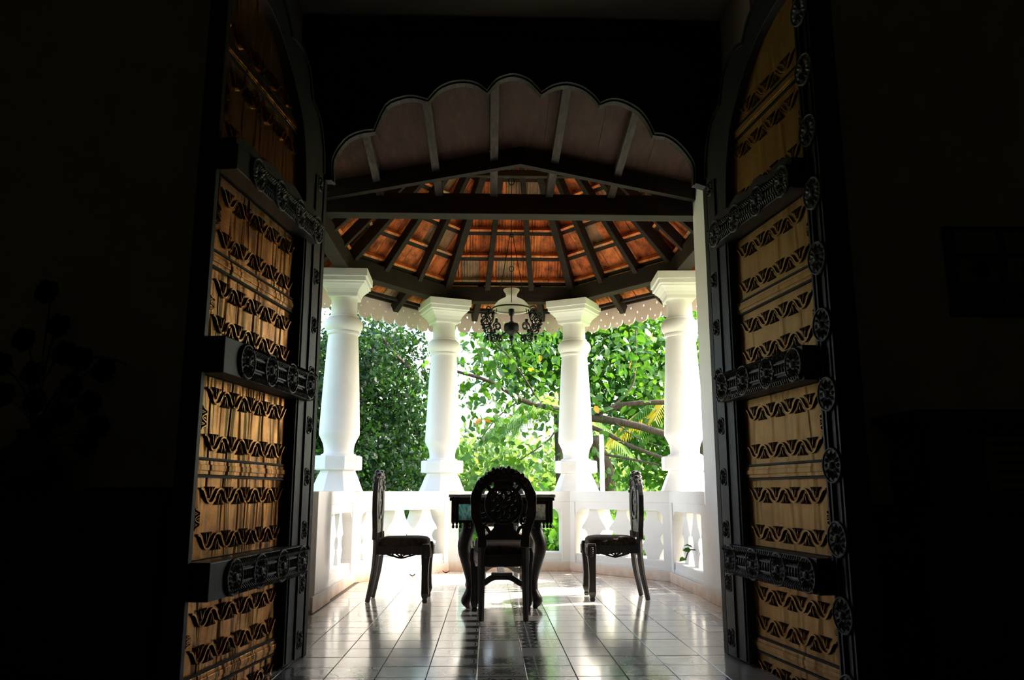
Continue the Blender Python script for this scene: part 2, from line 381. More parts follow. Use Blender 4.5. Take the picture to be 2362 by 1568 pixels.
# ------------------------------------------------------------------ door frame: a black panel with a seven-lobed opening
arch = [(-1.012, 0), (-1.012, 2.783), (-.969, 2.783), (-.975, 2.93), (-.905, 3.055), (-.818, 3.108), (-.727, 3.124), (-.660, 3.29), (-.563, 3.345), (-.481, 3.356), (-.394, 3.333), (-.332, 3.41), (-.251, 3.453), (-.16, 3.466), (-.078, 3.447), (-.02, 3.401),
        (.038, 3.475), (.10, 3.506), (.155, 3.515), (.21, 3.501), (.265, 3.468), (.329, 3.395), (.395, 3.44), (.49, 3.461), (.587, 3.436), (.658, 3.382), (.701, 3.326), (.773, 3.354), (.85, 3.344), (.945, 3.29), (1.004, 3.213), (1.042, 3.125), (1.115, 3.115), (1.19, 3.065), (1.255, 2.985), (1.289, 2.908), (1.287, 2.79), (1.35, 2.768), (1.35, 0)]
sm = [arch[0], arch[1]] + [arch[2]]
cusps = [2, 6, 10, 15, 21, 26, 31, 36]
for a, b in zip(cusps[:-1], cusps[1:]): sm += spl(arch[a:b + 1], 3)[1:]
sm += [arch[37], arch[38]]
dframe = empty('door_frame', (0, 4.7, 0)); tag(dframe, 'black timber door frame filling the wall niche, its top cut as a seven-lobed arch', 'door frame', None, 'structure')
out = [(NX0 + .013, 0)] + [(NX0 + .013, NZ - .002), (NX1 - .013, NZ - .002), (NX1 - .013, 0)]
MB().prism([(NX0 + .013, 0), (NX0 + .013, NZ - .002), (NX1 - .013, NZ - .002), (NX1 - .013, 0)] + sm[::-1], 0, .075, XZ).build('arch_panel', M['frameblack'], dframe)
MB().strip(sm[2:-2], .016, .030, .082, XZ).build('arch_edge', M['joist'], dframe)  # lighter strip stands for light caught on the arch's underside
for x0, x1 in ((NX0 + .013, NX0 + .10), (NX1 - .10, NX1 - .013)): MB().box(x0, x1, -.05, 0, 0, NZ - .01).build('jamb_moulding', M['frameblack'], dframe, None, .006)
MB().box(NX0 + .1, NX1 - .1, -.05, 0, NZ - .1, NZ - .01).build('head_moulding', M['frameblack'], dframe, None, .006)

# ------------------------------------------------------------------ passage between the doorway and the pavilion
struct('wall_porch_left', MB().box(-1.85, -1.525, 6.2, 6.95, 0, 3.75), M['white'], 'white wall end left of the pavilion, mostly behind the left door', 'wall', .006)
struct('wall_porch_right', MB().box(1.86, 2.3, 6.2, 6.95, 0, 3.75), M['white'], 'white wall end beside the right door, bright along its edge', 'wall', .006)
b = struct('baseboard_right', MB().box(1.84, 1.86, 6.2, 6.97, 0, .13), M['skirt'], 'stained cream skirting at the foot of the right white wall', 'skirting', .004)

for nm, x0, x1, lab in (('wall_passage_left', -1.85, -1.525, 'unseen passage wall behind the left door leaf, made dark to cut bounced light'), ('wall_passage_right', 1.86, 2.3, 'unseen passage wall behind the right door leaf, made dark to cut bounced light')):
    struct(nm, MB().box(x0, x1, WY1, 6.2, 0, 4.2), M['ceilwood'], lab, 'wall')  # hidden walls, dark wood chosen to keep bounced light off the doors
# sloping board ceiling above the passage, cut in a V where the pavilion roof begins
CEI = empty('ceiling_porch', (0, 0, 0)); tag(CEI, 'sloping brown board ceiling with joists above the doorway arch', 'ceiling', None, 'structure')
SL = .257
def cz(y): return 3.60 + (7.0 - y) * SL
VX0, VX1, VY0, VYA = -1.75, 2.27, 6.97, 6.38        # the V: ends and apex
def ycut(x): return VYA + (VY0 - VYA) * min(1, abs(x - AX) / ((VX1 - VX0) / 2))
nb = 9
for i in range(nb):                                  # boards run along the slope
    x0 = -1.84 + i * (4.14 / nb) + .001; x1 = x0 + 4.14 / nb - .002
    xs = [x0] + ([AX] if x0 < AX < x1 else []) + [x1]
    m = MB(); pts = [(x0, WY1 + .02), (x1, WY1 + .02)] + [(x, ycut(x)) for x in xs[::-1]]; n = len(pts)
    m.add([(x, y, cz(y)) for x, y in pts] + [(x, y, cz(y) + .025) for x, y in pts],
          [tuple(range(n))[::-1], tuple(range(n, 2 * n))] + [(k, (k + 1) % n, n + (k + 1) % n, n + k) for k in range(n)])
    o = m.build('ceiling_board', M['ceilwood'], CEI)
m = MB(); pts = [(-1.84, WY1 + .02), (2.3, WY1 + .02), (2.3, VY0), (AX, VYA + .01), (-1.84, VY0)]; n = len(pts)
m.add([(x, y, cz(y) + .03) for x, y in pts] + [(x, y, cz(y) + .04) for x, y in pts], [tuple(range(n))[::-1], tuple(range(n, 2 * n))] + [(k, (k + 1) % n, n + (k + 1) % n, n + k) for k in range(n)])
m.build('ceiling_light_block', M['rafter'], CEI)  # sheet added behind the boards to stop light leaking through the gaps
for (xa, xb) in ((-1.03, -.99), (-.51, -.455), (.035, .04), (.60, .545), (1.185, 1.11)):   # joists (upper x, lower x)
    m = MB(); w = .034; d = .085; y0, y1 = WY1 + .02, 6.98
    vs = []
    for x, y in ((xa, y0), (xb, y1)):
        vs += [(x - w, y, cz(y) - d), (x + w, y, cz(y) - d), (x + w, y, cz(y)), (x - w, y, cz(y))]
    m.add(vs, [(3, 2, 1, 0), (4, 5, 6, 7), (0, 1, 5, 4), (1, 2, 6, 5), (2, 3, 7, 6), (3, 0, 4, 7)])
    m.build('joist', M['joist'], CEI, None, .004)
for sx in (-1, 1):                                   # valley board under the V cut
    xe = AX + sx * (VX1 - VX0) / 2
    p0 = Vector((AX, VYA, cz(VYA))); p1 = Vector((xe, VY0, cz(VY0))); m = MB()
    q = [p0 + Vector((0, -.02, 0)), p1 + Vector((0, -.02, 0)), p1 + Vector((0, .05, 0)), p0 + Vector((0, .05, 0))]
    m.add([(a.x, a.y, a.z - .15) for a in q] + [(a.x, a.y, a.z + .012) for a in q], [(3, 2, 1, 0), (4, 5, 6, 7), (0, 1, 5, 4), (1, 2, 6, 5), (2, 3, 7, 6), (3, 0, 4, 7)])
    m.build('valley_board', M['rafter'], CEI)
tie = MB().box(-1.62, 2.02, 6.93, 7.10, 3.37, 3.565).build('beam', M['rafter'], None, None, .008)
tag(tie, 'long dark tie beam crossing below the lobed arch', 'beam', None, 'structure')
# slab added out of view above the board ceiling, to block the sky
m = MB(); m.add([(-3.2, 4.85, 4.45), (3.7, 4.85, 4.45), (3.7, 6.0, 4.1), (-3.2, 6.0, 4.1), (-3.2, 4.85, 4.5), (3.7, 4.85, 4.5), (3.7, 6.0, 4.15), (-3.2, 6.0, 4.15)],
    [(3, 2, 1, 0), (4, 5, 6, 7), (0, 1, 5, 4), (1, 2, 6, 5), (2, 3, 7, 6), (3, 0, 4, 7)])
struct('roof_blocker', m, M['rafter'], 'unseen slab added above the passage ceiling to block skylight', 'roof')

# ------------------------------------------------------------------ pavilion roof
COL = [(-1.55, 8.45), (-.55, 9.75), (1.06, 9.75), (2.07, 8.45)]
RZ0, RZ1 = 3.21, 3.40
APEX = Vector((AX, 8.11, 5.55))
RING = [(-1.55, 6.9)] + COL + [(2.07, 6.9)]
roof = empty('roof', (AX, 8.11, RZ0)); tag(roof, 'pavilion roof of orange clay tiles on dark fanned rafters, seen from below', 'roof', None, 'structure')
def rl(p): return Vector(p) - Vector((AX, 8.11, RZ0))
def beam3(name, a, b, w, h, mat, parent, up=Vector((0, 0, 1)), off=0.0):   # bar with its top face on the line a-b
    a, b = Vector(a), Vector(b); t = (b - a); L = t.length; t.normalize(); s = t.cross(up).normalized(); u = s.cross(t)
    return MB().box(0, L, -w / 2, w / 2, -h - off, -off, frame(a, t, s, u) @ frame((0, 0, 0), (1, 0, 0), (0, 1, 0), (0, 0, 1))).build(name, mat, parent, None, .005)
for a, b in zip(RING[:-1], RING[1:]):
    beam3('ring_beam', rl((*a, RZ1)), rl((*b, RZ1)), .15, RZ1 - RZ0, M['rafter'], roof)
NROW = 8
tcount = 0
tiles_far = MB()
def facet(A, B):
    global tcount
    A = Vector((*A, RZ1 + .06)); B = Vector((*B, RZ1 + .06)); ap = APEX
    L = (B - A).length; mid = (A + B) / 2; e = (B - A).normalized(); up = ap - A; up = up - e * up.dot(e); H = up.length; up.normalize()
    nrm = e.cross(up).normalized()
    if nrm.z < 0: nrm = -nrm
    ua = (ap - A).dot(e)
    lo = lambda v: ua * v / H; hi = lambda v: L + (ua - L) * v / H
    g = H / NROW; tw = .215
    for r in range(NROW - 1):
        v0 = r * g - .035; v1 = (r + 1) * g + .01
        off = (r % 2) * tw / 2
        k0 = int(math.floor((lo(v0) - off) / tw)) ; k = k0
        while k * tw + off < hi(max(v0, 0)):
            u0 = k * tw + off + .003; u1 = u0 + tw - .006; k += 1
            ctr = (u0 + u1) / 2
            if u1 < lo(v0) + .02 or u0 > hi(v0) - .02: continue
            prof = [0, .014, -.008, .012, -.006, .012, -.008, .014, -.006, .012, -.006, .012, 0.0]; n = len(prof); vs = []; fs = []
            jl = rnd.uniform(-.004, .004)
            for vv, lift in ((v0 - .012, .052 + jl), (v1, .012 + jl)):
                for q, hgt in enumerate(prof):
                    u = u0 + (u1 - u0) * q / (n - 1); u = min(max(u, lo(vv) + .004), hi(vv) - .004)
                    vs.append(rl(A + e * u + up * vv + nrm * (lift + hgt)))
            for rr in range(1):
                for q in range(n - 1): fs.append((rr * n + q, rr * n + q + 1, (rr + 1) * n + q + 1, (rr + 1) * n + q))
            # hooked lower lip hanging onto the batten
            b0 = len(vs)
            ul, uh = max(u0, lo(v0) + .01), min(u1, hi(v0) - .01)
            if uh - ul > .03:
                for u in (ul, uh):
                    for dv, dn in ((.060, -.022), (.056, .042), (.102, .042), (.092, -.030)): vs.append(rl(A + e * u + up * (v0 + dv) + nrm * (dn - .004)))
                fs += [(b0, b0 + 1, b0 + 2, b0 + 3), (b0 + 7, b0 + 6, b0 + 5, b0 + 4)] + [(b0 + i, b0 + (i + 1) % 4, b0 + 4 + (i + 1) % 4, b0 + 4 + i) for i in range(4)]
            mm = MB(); mm.add(vs, fs)
            mm.build('roof_tile', M['claymoss'] if rnd.random() < .16 else M['clay'], roof, 40, 0, False); tcount += 1
    # sheet added above the tiles only to block skylight through the joints
    sk = MB(); P0 = [A + up * -.06 - e * .2 + nrm * .085, B + up * -.06 + e * .2 + nrm * .085, ap + e * .14 + nrm * .085, ap - e * .14 + nrm * .085]; P1 = [p + nrm * .01 for p in P0]
    sk.add([rl(p) for p in P0 + P1], [(0, 1, 2, 3), (7, 6, 5, 4), (0, 4, 5, 1), (1, 5, 6, 2), (2, 6, 7, 3), (3, 7, 4, 0)]).build('roof_light_block', M['clay'], roof)
    for r in range(NROW - 1):                        # battens
        v = r * g + .005
        beam3('batten', rl(A + e * lo(v) + up * v), rl(A + e * hi(v) + up * v), .05, .028, M['rafter'], roof, nrm, 0.0)
    for s in (1 / 3, 2 / 3):                         # fanned common rafters
        a = A + e * (L * s) ; beam3('rafter', rl(a - (ap - a).normalized() * .10), rl(ap + (a - ap).normalized() * .05), .065, .10, M['rafter'], roof, nrm, .028)
    return A, B, e, up, nrm
facets = [facet(a, b) for a, b in zip(RING[:-1], RING[1:])]
for p in COL:                                        # hip rafters
    a = Vector((*p, RZ1 + .06)); rad = Vector((p[0] - AX, p[1] - 8.11, 0)).normalized()
    beam3('hip_rafter', rl(a), rl(APEX), .085, .12, M['rafter'], roof, Vector((rad.x, rad.y, .6)), .03)
beam3('collar_tie', rl((-.80, 8.02, 4.24)), rl((1.32, 8.02, 4.24)), .06, .07, M['rafter'], roof)
# the two back slopes that run from the V of the ceiling up to the peak
for sx in (-1, 1):
    xe = AX + sx * 1.86; q = [Vector((AX, VYA + .03, cz(VYA) + .05)), Vector((xe, VY0, cz(VY0) + .05)), Vector((xe, 6.9, RZ1 + .1)), APEX + Vector((0, 0, .1))]
    m = MB(); d = Vector((0, 0, .02)); m.add([rl(p) for p in q] + [rl(p + d) for p in q], [(3, 2, 1, 0), (4, 5, 6, 7), (0, 1, 5, 4), (1, 2, 6, 5), (2, 3, 7, 6), (3, 0, 4, 7)])
    m.build('back_slope', M['clay'], roof)
# flared eaves outside the ring beam: a tile course, rafter tails and a pierced fringe board
EO, EZ = .50, 3.12
def outv(i):
    p = Vector((RING[i][0], RING[i][1])); c = Vector((AX, 8.11))
    if i == 0: return Vector((p.x - EO, p.y))
    if i == len(RING) - 1: return Vector((p.x + EO, p.y))
    def nrm(a, b):
        d = (Vector(b) - Vector(a)).normalized(); n = Vector((-d.y, d.x))
        return n if n.dot(Vector(a) - c) > 0 else -n
    n1, n2 = nrm(RING[i - 1], RING[i]), nrm(RING[i], RING[i + 1]); bis = (n1 + n2).normalized()
    return p + bis * (EO / bis.dot(n1))
EV = [outv(i) for i in range(len(RING))]
for i in range(len(RING) - 1):
    a, b = Vector(RING[i]), Vector(RING[i + 1]); a2, b2 = EV[i], EV[i + 1]
    Lo = (b2 - a2).length; n = max(4, round(Lo / .23))
    for k in range(n):
        s0, s1 = k / n + .003, (k + 1) / n - .003; vs = []; fs = []; prof = [0, .012, -.004, .01, -.004, .012, 0]; m_ = len(prof)
        for row in (0, 1):
            for q, hgt in enumerate(prof):
                s = s0 + (s1 - s0) * q / (m_ - 1); p = (a.lerp(b, s) if row == 0 else a2.lerp(b2, s))
                vs.append(rl((p.x, p.y, (RZ1 + .10 if row == 0 else EZ + .06) + hgt)))
        for q in range(m_ - 1): fs.append((q, q + 1, m_ + q + 1, m_ + q))
        MB().add(vs, fs).build('roof_tile', M['clay'] if rnd.random() > .2 else M['claymoss'], roof, None, 0, False); tcount += 1
    w = MB(); q = [(a.x, a.y, RZ1 + .13), (b.x, b.y, RZ1 + .13), (b2.x, b2.y, EZ + .09), (a2.x, a2.y, EZ + .09)]
    w.add([rl(p) for p in q] + [rl((p[0], p[1], p[2] + .01)) for p in q], [(3, 2, 1, 0), (4, 5, 6, 7), (0, 1, 5, 4), (1, 2, 6, 5), (2, 3, 7, 6), (3, 0, 4, 7)]).build('eave_light_block', M['clay'], roof)  # unseen sheet added to block skylight between the eave tiles
    am, bm_ = a.lerp(a2, .62), b.lerp(b2, .62)
    beam3('batten', rl((am.x, am.y, EZ + .085)), rl((bm_.x, bm_.y, EZ + .085)), .05, .035, M['rafter'], roof)
    for s in (1 / 3, 2 / 3) if i != 2 else (.28, .72):
        p, p2 = a.lerp(b, s), a2.lerp(b2, s); p2 = p.lerp(p2, .9)
        beam3('rafter_tail', rl((p.x, p.y, RZ1 + .06)), rl((p2.x, p2.y, EZ + .03)), .07, .12, M['rafter'], roof)
    # fringe board with scalloped edge and rows of small cut holes
    t = (b2 - a2).normalized(); nsc = max(3, round(Lo / .2)); wsc = Lo / nsc
    nin = Vector((AX, 8.11)) - (a2 + b2) / 2; nin.normalize(); fr = MB(); FM = frame(rl((a2.x, a2.y, EZ + .07)), (t.x, t.y, 0), (0, 0, -1), (nin.x, nin.y, 0))
    th = .018
    for k in range(nsc):
        # grid of cells: 6 wide, rows; cells that are holes are left out, the lower edge follows a lobed scallop
        nx = 12; rows = [0, .05, .075, .115, .14, .175]
        for ix in range(nx):
            x0, x1 = (k + ix / nx) * wsc, (k + (ix + 1) / nx) * wsc
            def low(x):
                f = (x / wsc) % 1.0
                return .175 + .085 * math.sqrt(max(0, 1 - (2 * f - 1) ** 2)) + .012 * abs(math.sin(math.pi * f * 3))
            for ir in range(5):
                if (ir == 1 and ix == 8) or (ir == 3 and ix == 2): continue
                fr.box(x0, x1, rows[ir], rows[ir + 1], 0, th, FM)
            xa, xb = x0 + 1e-5, x1 - 1e-5
            if ix == 6:
                for (ya0, ya1, yb0, yb1) in ((.175, .205, .175, .205), (.225, low(xa), .225, low(xb))):
                    fr.add([(x0, ya0, 0), (x1, yb0, 0), (x1, yb1, 0), (x0, ya1, 0), (x0, ya0, th), (x1, yb0, th), (x1, yb1, th), (x0, ya1, th)], [(3, 2, 1, 0), (4, 5, 6, 7), (0, 1, 5, 4), (1, 2, 6, 5), (2, 3, 7, 6), (3, 0, 4, 7)], FM)
            else:
                fr.add([(x0, .175, 0), (x1, .175, 0), (x1, low(xb), 0), (x0, low(xa), 0), (x0, .175, th), (x1, .175, th), (x1, low(xb), th), (x0, low(xa), th)], [(3, 2, 1, 0), (4, 5, 6, 7), (0, 1, 5, 4), (1, 2, 6, 5), (2, 3, 7, 6), (3, 0, 4, 7)], FM)
    fr.build('fringe_board', M['fringe'], roof, None, 0, False)
    beam3('eave_batten', rl((a2.x - nin.x * -.03, a2.y - nin.y * -.03, EZ + .1)), rl((b2.x - nin.x * -.03, b2.y - nin.y * -.03, EZ + .1)), .04, .04, M['rafter'], roof)
print('roof tiles', tcount, 'floor tiles', ntile)

# ------------------------------------------------------------------ columns on the balustrade
def column(x, y, ang, label):
    root = empty('column', (x, y, .9), ang); tag(root, label, 'column', 'white columns of the pavilion')
    Z = lambda z: z - .9
    def sq(mb, hw0, hw1, z0, z1): mb.lathe([(hw0 * 1.41421, z0), (hw1 * 1.41421, z1)], 4, None, math.pi / 4)
    c = MB(); sq(c, .264, .264, 2.225, 2.31)
    pr = [(.155, 2.03), (.16, 2.04), (.165, 2.07), (.185, 2.11), (.215, 2.145), (.235, 2.16), (.235, 2.175), (.255, 2.18), (.255, 2.225)]
    c.lathe([(r * 1.37, z) for r, z in pr], 4, None, math.pi / 4)
    c.build('capital', M['white'], root, None, .006)
    # octagonal block and flared foot
    f = MB(); k = 1 / math.cos(math.pi / 8)
    f.lathe([(.255 * k, 0), (.247 * k, .012), (.195 * k, .15), (.172 * k, .20), (.172 * k, .215)], 8, None, math.pi / 8)
    f.lathe([(.224 * k, .215), (.234 * k, .225), (.234 * k, .35), (.224 * k, .36)], 8, None, math.pi / 8)
    f.build('base', M['white'], root, None, .005)
    s = MB()
    pr = [(.19, .355), (.19, .375), (.165, .385), (.160, .40), (.163, .44), (.175, .49), (.20, .54), (.219, .575), (.221, .60), (.214, .75), (.203, 1.0), (.19, 1.25), (.175, 1.5), (.166, 1.62), (.164, 1.63),
          (.182, 1.635), (.186, 1.65), (.182, 1.665), (.178, 1.67), (.195, 1.685), (.211, 1.71), (.217, 1.74), (.211, 1.775), (.195, 1.80), (.178, 1.815), (.165, 1.82), (.165, 1.838), (.150, 1.845), (.147, 1.86), (.144, 2.0), (.15, 2.05)]
    s.lathe([(r * .945, z) for r, z in pr], 48); s.build('shaft', M['white'], root, 25)
    return root
column(COL[0][0], COL[0][1], R(2), 'white column nearest the left door, behind the left chair back')
column(COL[1][0], COL[1][1], R(21), 'white column between the left chair and the table, dense leaves to its left')
column(COL[2][0], COL[2][1], R(-28), 'white column just right of the table, sunlit down its right side')
column(COL[3][0], COL[3][1], R(-3), 'white column next to the right wall, half in sun')

# ------------------------------------------------------------------ balustrade: five runs between the columns
def bal_outline(w0):
    prof = [(1 - t, w) for t, w in ((1.0, .42), (.9, .5), (.76, .74), (.755, .88), (.70, .88), (.69, .72), (.64, .60), (.58, .52), (.52, .58), (.46, .76), (.455, .97), (.42, 1.0), (.38, .93), (.28, .68), (.2, .52), (.1, .40), (0, .34))]
    return [(h * w0, z) for z, h in prof]
    prof = [(0, 1.0), (.06, 1.0), (.10, .92), (.2, .62), (.30, .46), (.315, .62), (.345, .62), (.36, .48), (.41, .60), (.46, .82), (.50, .86), (.55, .78), (.60, .52), (.62, .50), (.635, .66), (.67, .66), (.685, .56), (.74, .66), (.85, .82), (1.0, 1.05)]
    return [(h * w0, z) for z, h in prof]
def run(p, q, inner, label, nbal, margin=.17, gap=0.0):
    p, q = Vector(p), Vector(q); L = (q - p).length; t = (q - p) / L; n = Vector((-t.y, t.x))
    if n.dot(Vector(inner) - p) < 0: n = -n
    root = empty('balustrade', ((p.x + q.x) / 2, (p.y + q.y) / 2, 0)); tag(root, label, 'balustrade', 'white balustrade runs of the pavilion')
    FM = frame((p.x - (p.x + q.x) / 2, p.y - (p.y + q.y) / 2, 0), (t.x, t.y, 0), (n.x, n.y, 0), (0, 0, 1))
    ti, to = .20, -.17
    m = MB().box(0, L, to, ti, .785, .9, FM); m.box(margin - .03, L - margin + .03, to + .012, ti - .012, .70, .785, FM)
    # coved corners under the rail
    for s0, sg in ((margin, 1), (L - margin, -1)):
        arc = [(s0, .70), (s0 + sg * .10, .70)] + [(s0 + sg * (.10 * (1 - math.sin(a))), .60 + .10 * (math.cos(a))) for a in [i * math.pi / 12 for i in range(1, 6)]] + [(s0, .60)]
        m.prism(arc, to + .015, ti - .015, FM @ XZ)
    m.build('top_rail', M['white'], root, None, .006)
    m = MB().box(margin - .02, L - margin + .02, to + .02, ti - .02, .12, .20, FM); m.box(margin - .04, L - margin + .04, to + .01, ti - .01, .0, .13, FM)
    m.build('bottom_rail', M['white'], root, None, .006)
    for s0, s1 in ((-.02, margin), (L - margin, L + .02)): MB().box(s0, s1, to, ti - .001, 0, .785, FM).build('pier', M['white'], root, None, .006)
    MB().box(0, L, ti, ti + .02, 0, .10, FM).build('skirting', M['skirt'], root, None, .004)
    sp = (L - 2 * margin - 2 * gap) / nbal; o = bal_outline(sp * .445); zz = lambda z: .19 + z * .515
    for i in range(nbal):
        s = margin + gap + (i + .5) * sp
        pts = [(s + h, zz(z)) for h, z in o] + [(s - h, zz(z)) for h, z in o[::-1]]
        MB().prism(pts, -.09, .11, FM @ XZ).build('baluster', M['white'], root, None, .004)
    return root
ctr = (AX, 8.0)
run((-1.55, 7.0), COL[0], ctr, 'white balustrade on the left side, ending beside the left door, two balusters showing', 3, .16)
run(COL[0], COL[1], ctr, 'white balustrade slanting behind the left chair, brightly sunlit', 3)
run(COL[1], COL[2], ctr, 'white balustrade at the far end, straight behind the table', 2, .20, .17)
run(COL[2], COL[3], ctr, 'white balustrade slanting behind the right chair', 3)
run(COL[3], (2.07, 7.0), ctr, 'white balustrade on the right side, against the white wall, a creeper tip poking through', 3, .16)
lp = MB().box(-1.85, -1.325, 6.45, 6.99, 0, .9); struct('wall_low_left', lp, M['white'], 'low white pier where the left balustrade meets the house', 'wall', .006)
struct('baseboard_left', MB().box(-1.325, -1.305, 6.3, 6.99, 0, .12), M['skirt'], 'stained cream skirting at the foot of the low left pier', 'skirting', .004)
# ------------------------------------------------------------------ the two carved door leaves
def rosette(mb, u, z, r, y, sg, n=12):
    FMr = frame((u, y, z), (1, 0, 0), (0, 0, 1), (0, sg, 0))
    mb.lathe([(r, -.004), (r, .005), (r * .96, .008), (r * .91, .008), (r * .87, .003)], 20, FMr)
    for k in range(n):
        a = 2 * math.pi * k / n; ca, sa = math.cos(a), math.sin(a); w = math.pi / n * .9
        pts = [(r * .25 * math.cos(a), r * .25 * math.sin(a)), (r * .62 * math.cos(a - w), r * .62 * math.sin(a - w)), (r * .86 * ca, r * .86 * sa), (r * .62 * math.cos(a + w), r * .62 * math.sin(a + w))]
        mb.add([(x, y2, .004) for x, y2 in pts] + [(r * .6 * ca, r * .6 * sa, .014)], [(0, 1, 4), (1, 2, 4), (2, 3, 4), (3, 0, 4)], FMr)
    mb.lathe([(r * .22, .004), (r * .2, .014), (r * .08, .018)], 10, FMr)
def motif_row(mb, dk, u0, u1, z0, z1, y, sg, vertical=False):
    # a raised wave ribbon with a small palmette in every bay
    L = (u1 - u0) if not vertical else (z1 - z0); Hh = (z1 - z0) if not vertical else (u1 - u0)
    n = max(2, round(L / (Hh * 2.6))); w = L / n
    if vertical: FMm = frame((u0, y, z0), (0, 0, 1), (1, 0, 0), (0, sg, 0))
    else: FMm = frame((u0, y, z0), (1, 0, 0), (0, 0, 1), (0, sg, 0))
    pts = [(w * n * i / (n * 12), Hh * (.5 + .40 * math.copysign(abs(math.cos(2 * math.pi * i / 12)) ** .7, math.cos(2 * math.pi * i / 12)))) for i in range(n * 12 + 1)]
    mb.strip(pts, Hh * .10, -.003, .006, FMm)
    for k in range(2 * n):                              # dark crescents beside every slope: shade of carved cuts, with tarnish, put into colour
        ph = [k * .5 + .06 + .38 * i / 8 for i in range(9)]; sh = (.085 if k % 2 else -.085) * -w
        dk.strip([(q * w - sh * .55, Hh * (.5 + .40 * math.cos(2 * math.pi * q))) for q in ph], [Hh * .17 * math.sin(math.pi * (i + .35) / 8.7) + .0004 for i in range(9)], -.006, .0016, FMm)
    for k in range(n):
        for (cx, flip) in (((k + .5) * w, 0), (k * w, 1)):
            if flip and k == 0: continue
            Y = (lambda q: Hh * q) if not flip else (lambda q: Hh * (1 - q))
            for dx in (-.17, 0, .17): dk.prism([(cx + (dx - .07) * w, Y(1.0)), (cx + (dx + .07) * w, Y(1.0)), (cx + dx * .55 * w, Y(.74 if dx else .80))], -.006, .0018, FMm)
            for sgn in (-1, 1): mb.strip([(cx + sgn * .09 * w, Y(.95)), (cx + sgn * .045 * w, Y(.62)), (cx, Y(.38))], [.002, Hh * .05, .002], -.003, .004, FMm)
HALF = [(0, 2.76), (.02, 2.93), (.09, 3.08), (.17, 3.14), (.255, 3.165), (.32, 3.31), (.42, 3.375), (.52, 3.385), (.60, 3.365), (.67, 3.45), (.77, 3.495), (.86, 3.495), (.94, 3.455), (1.01, 3.54), (1.12, 3.575), (1.20, 3.58), (1.29, 3.56)]
def leaf_door(name, hinge, near, LEN, sg, label, u1p, astragal, brass):
    hx, hy = hinge; d = Vector((near[0] - hx, near[1] - hy)).normalized(); rz = math.atan2(d.y, d.x)
    root = empty(name, (hx, hy, 0), rz); tag(root, label, 'door', 'carved door leaves', 'structure')
    def Yb(a, b): return (min(a * sg, b * sg), max(a * sg, b * sg))
    prof = spl(HALF[0:5], 3) + spl(HALF[4:9], 3)[1:] + spl(HALF[8:13], 3)[1:] + spl(HALF[12:], 3)[1:]
    FX = frame((0, 0, 0), (1, 0, 0), (0, 0, 1), (0, sg, 0))
    MB().prism([(0, .012)] + prof + [(LEN, .012)], -.055, 0, FX).build('door_board', M['doorblack'], root)
    # frame: hinge stile and the scalloped border, raised above the panels
    inner = [(.27, 2.46), (.275, 2.60), (.31, 2.80), (.37, 2.96), (.47, 3.08), (.60, 3.20), (.76, 3.30), (.92, 3.35), (u1p, 3.38)]
    inner = spl(inner, 3)
    MB().prism([(0, .012)] + prof + [(LEN, 3.42), (u1p, 3.42)] + inner[::-1] + [(.27, .012)], 0, .06, FX).build('scalloped_frame', M['doorframe2' if sg < 0 else 'doorblack'], root, None, .004)
    MB().strip(prof[1:-1], .022, .055, .068, FX).build('edge_bead', M['doorblack'], root)
    st = MB().box(u1p, LEN, *Yb(0, .03 if not astragal else .045), .012, 3.40)
    st.build('meeting_stile', M['doorblack'], root, None, .004)
    if astragal:
        for u in (u1p + .02, u1p + .05, u1p + .115, u1p + .145): MB().box(u, u + .012, *Yb(.045, .058), .03, 3.3).build('stile_moulding', M['doorblack'], root)
        for k in range(11):
            rm = MB(); rosette(rm, u1p + .085, .08 + .31 * k, .078, .06 * sg, sg); rm.build('rosette', M['doorcarved'], root)
    for k in range(10):                                  # rosettes down the hinge edge
        rm = MB(); rosette(rm, .060, .11 + .29 * k, .050, .060 * sg, sg, 10); rm.build('rosette', M['doorcarved'], root)
    MB().box(.12, .135, *Yb(.06, .07), .02, 2.75).build('stile_moulding', M['doorblack'], root); MB().box(.235, .25, *Yb(.06, .067), .02, 2.5).build('stile_moulding', M['doorblack'], root)
    # thick carved rails
    for (z0, z1, wav) in ((.46, .615, 0), (1.395, 1.555, 0), (2.31, 2.43, 1)):
        ue = u1p if astragal else LEN - .02
        rl_ = MB().box(.15, ue, *Yb(0, .115), z0, z1)
        if wav: rl_.prism([(.15, z1)] + [(.15 + (ue - .15) * i / 24, z1 + .03 + .028 * abs(math.sin(math.pi * i / 6)) * (1 if i % 12 else .6) + .02 * math.sin(math.pi * i / 24)) for i in range(25)] + [(ue, z1)], 0, .105, FX)
        r = rl_.build('rail', M['doorblack'], root, None, .005)
        cv = MB(); ce = ue - (.17 if not astragal else .03); zm = (z0 + z1) / 2
        for zz in (zm - .028, zm + .022): cv.box(.15, ce, *Yb(.115, .123), zz, zz + .008)
        for zc, sl in ((z0 + .022, 1), (z1 - .022, -1)):
            u = .16
            while u < ce - .01:
                cv.tube([(u, sg * .117, zc - .018), (u + .012 * sl, sg * .127, zc), (u + .02 * sl, sg * .117, zc + .018)], [.004, .008, .004], 5); u += .021
        u = .17
        while u < ce - .02: cv.tube([(u, sg * .115, zm - .018), (u + .018, sg * .126, zm), (u + .002, sg * .115, zm + .018)], .005, 5); u += .027
        cv.build('carving', M['doorcarved'], r)
        for q in range(4):
            rm = MB(); rosette(rm, .235 + (ce - .285) * q / 3, zm, .080, .121 * sg, sg, 14); rm.build('rosette', M['doorcarved'], r)
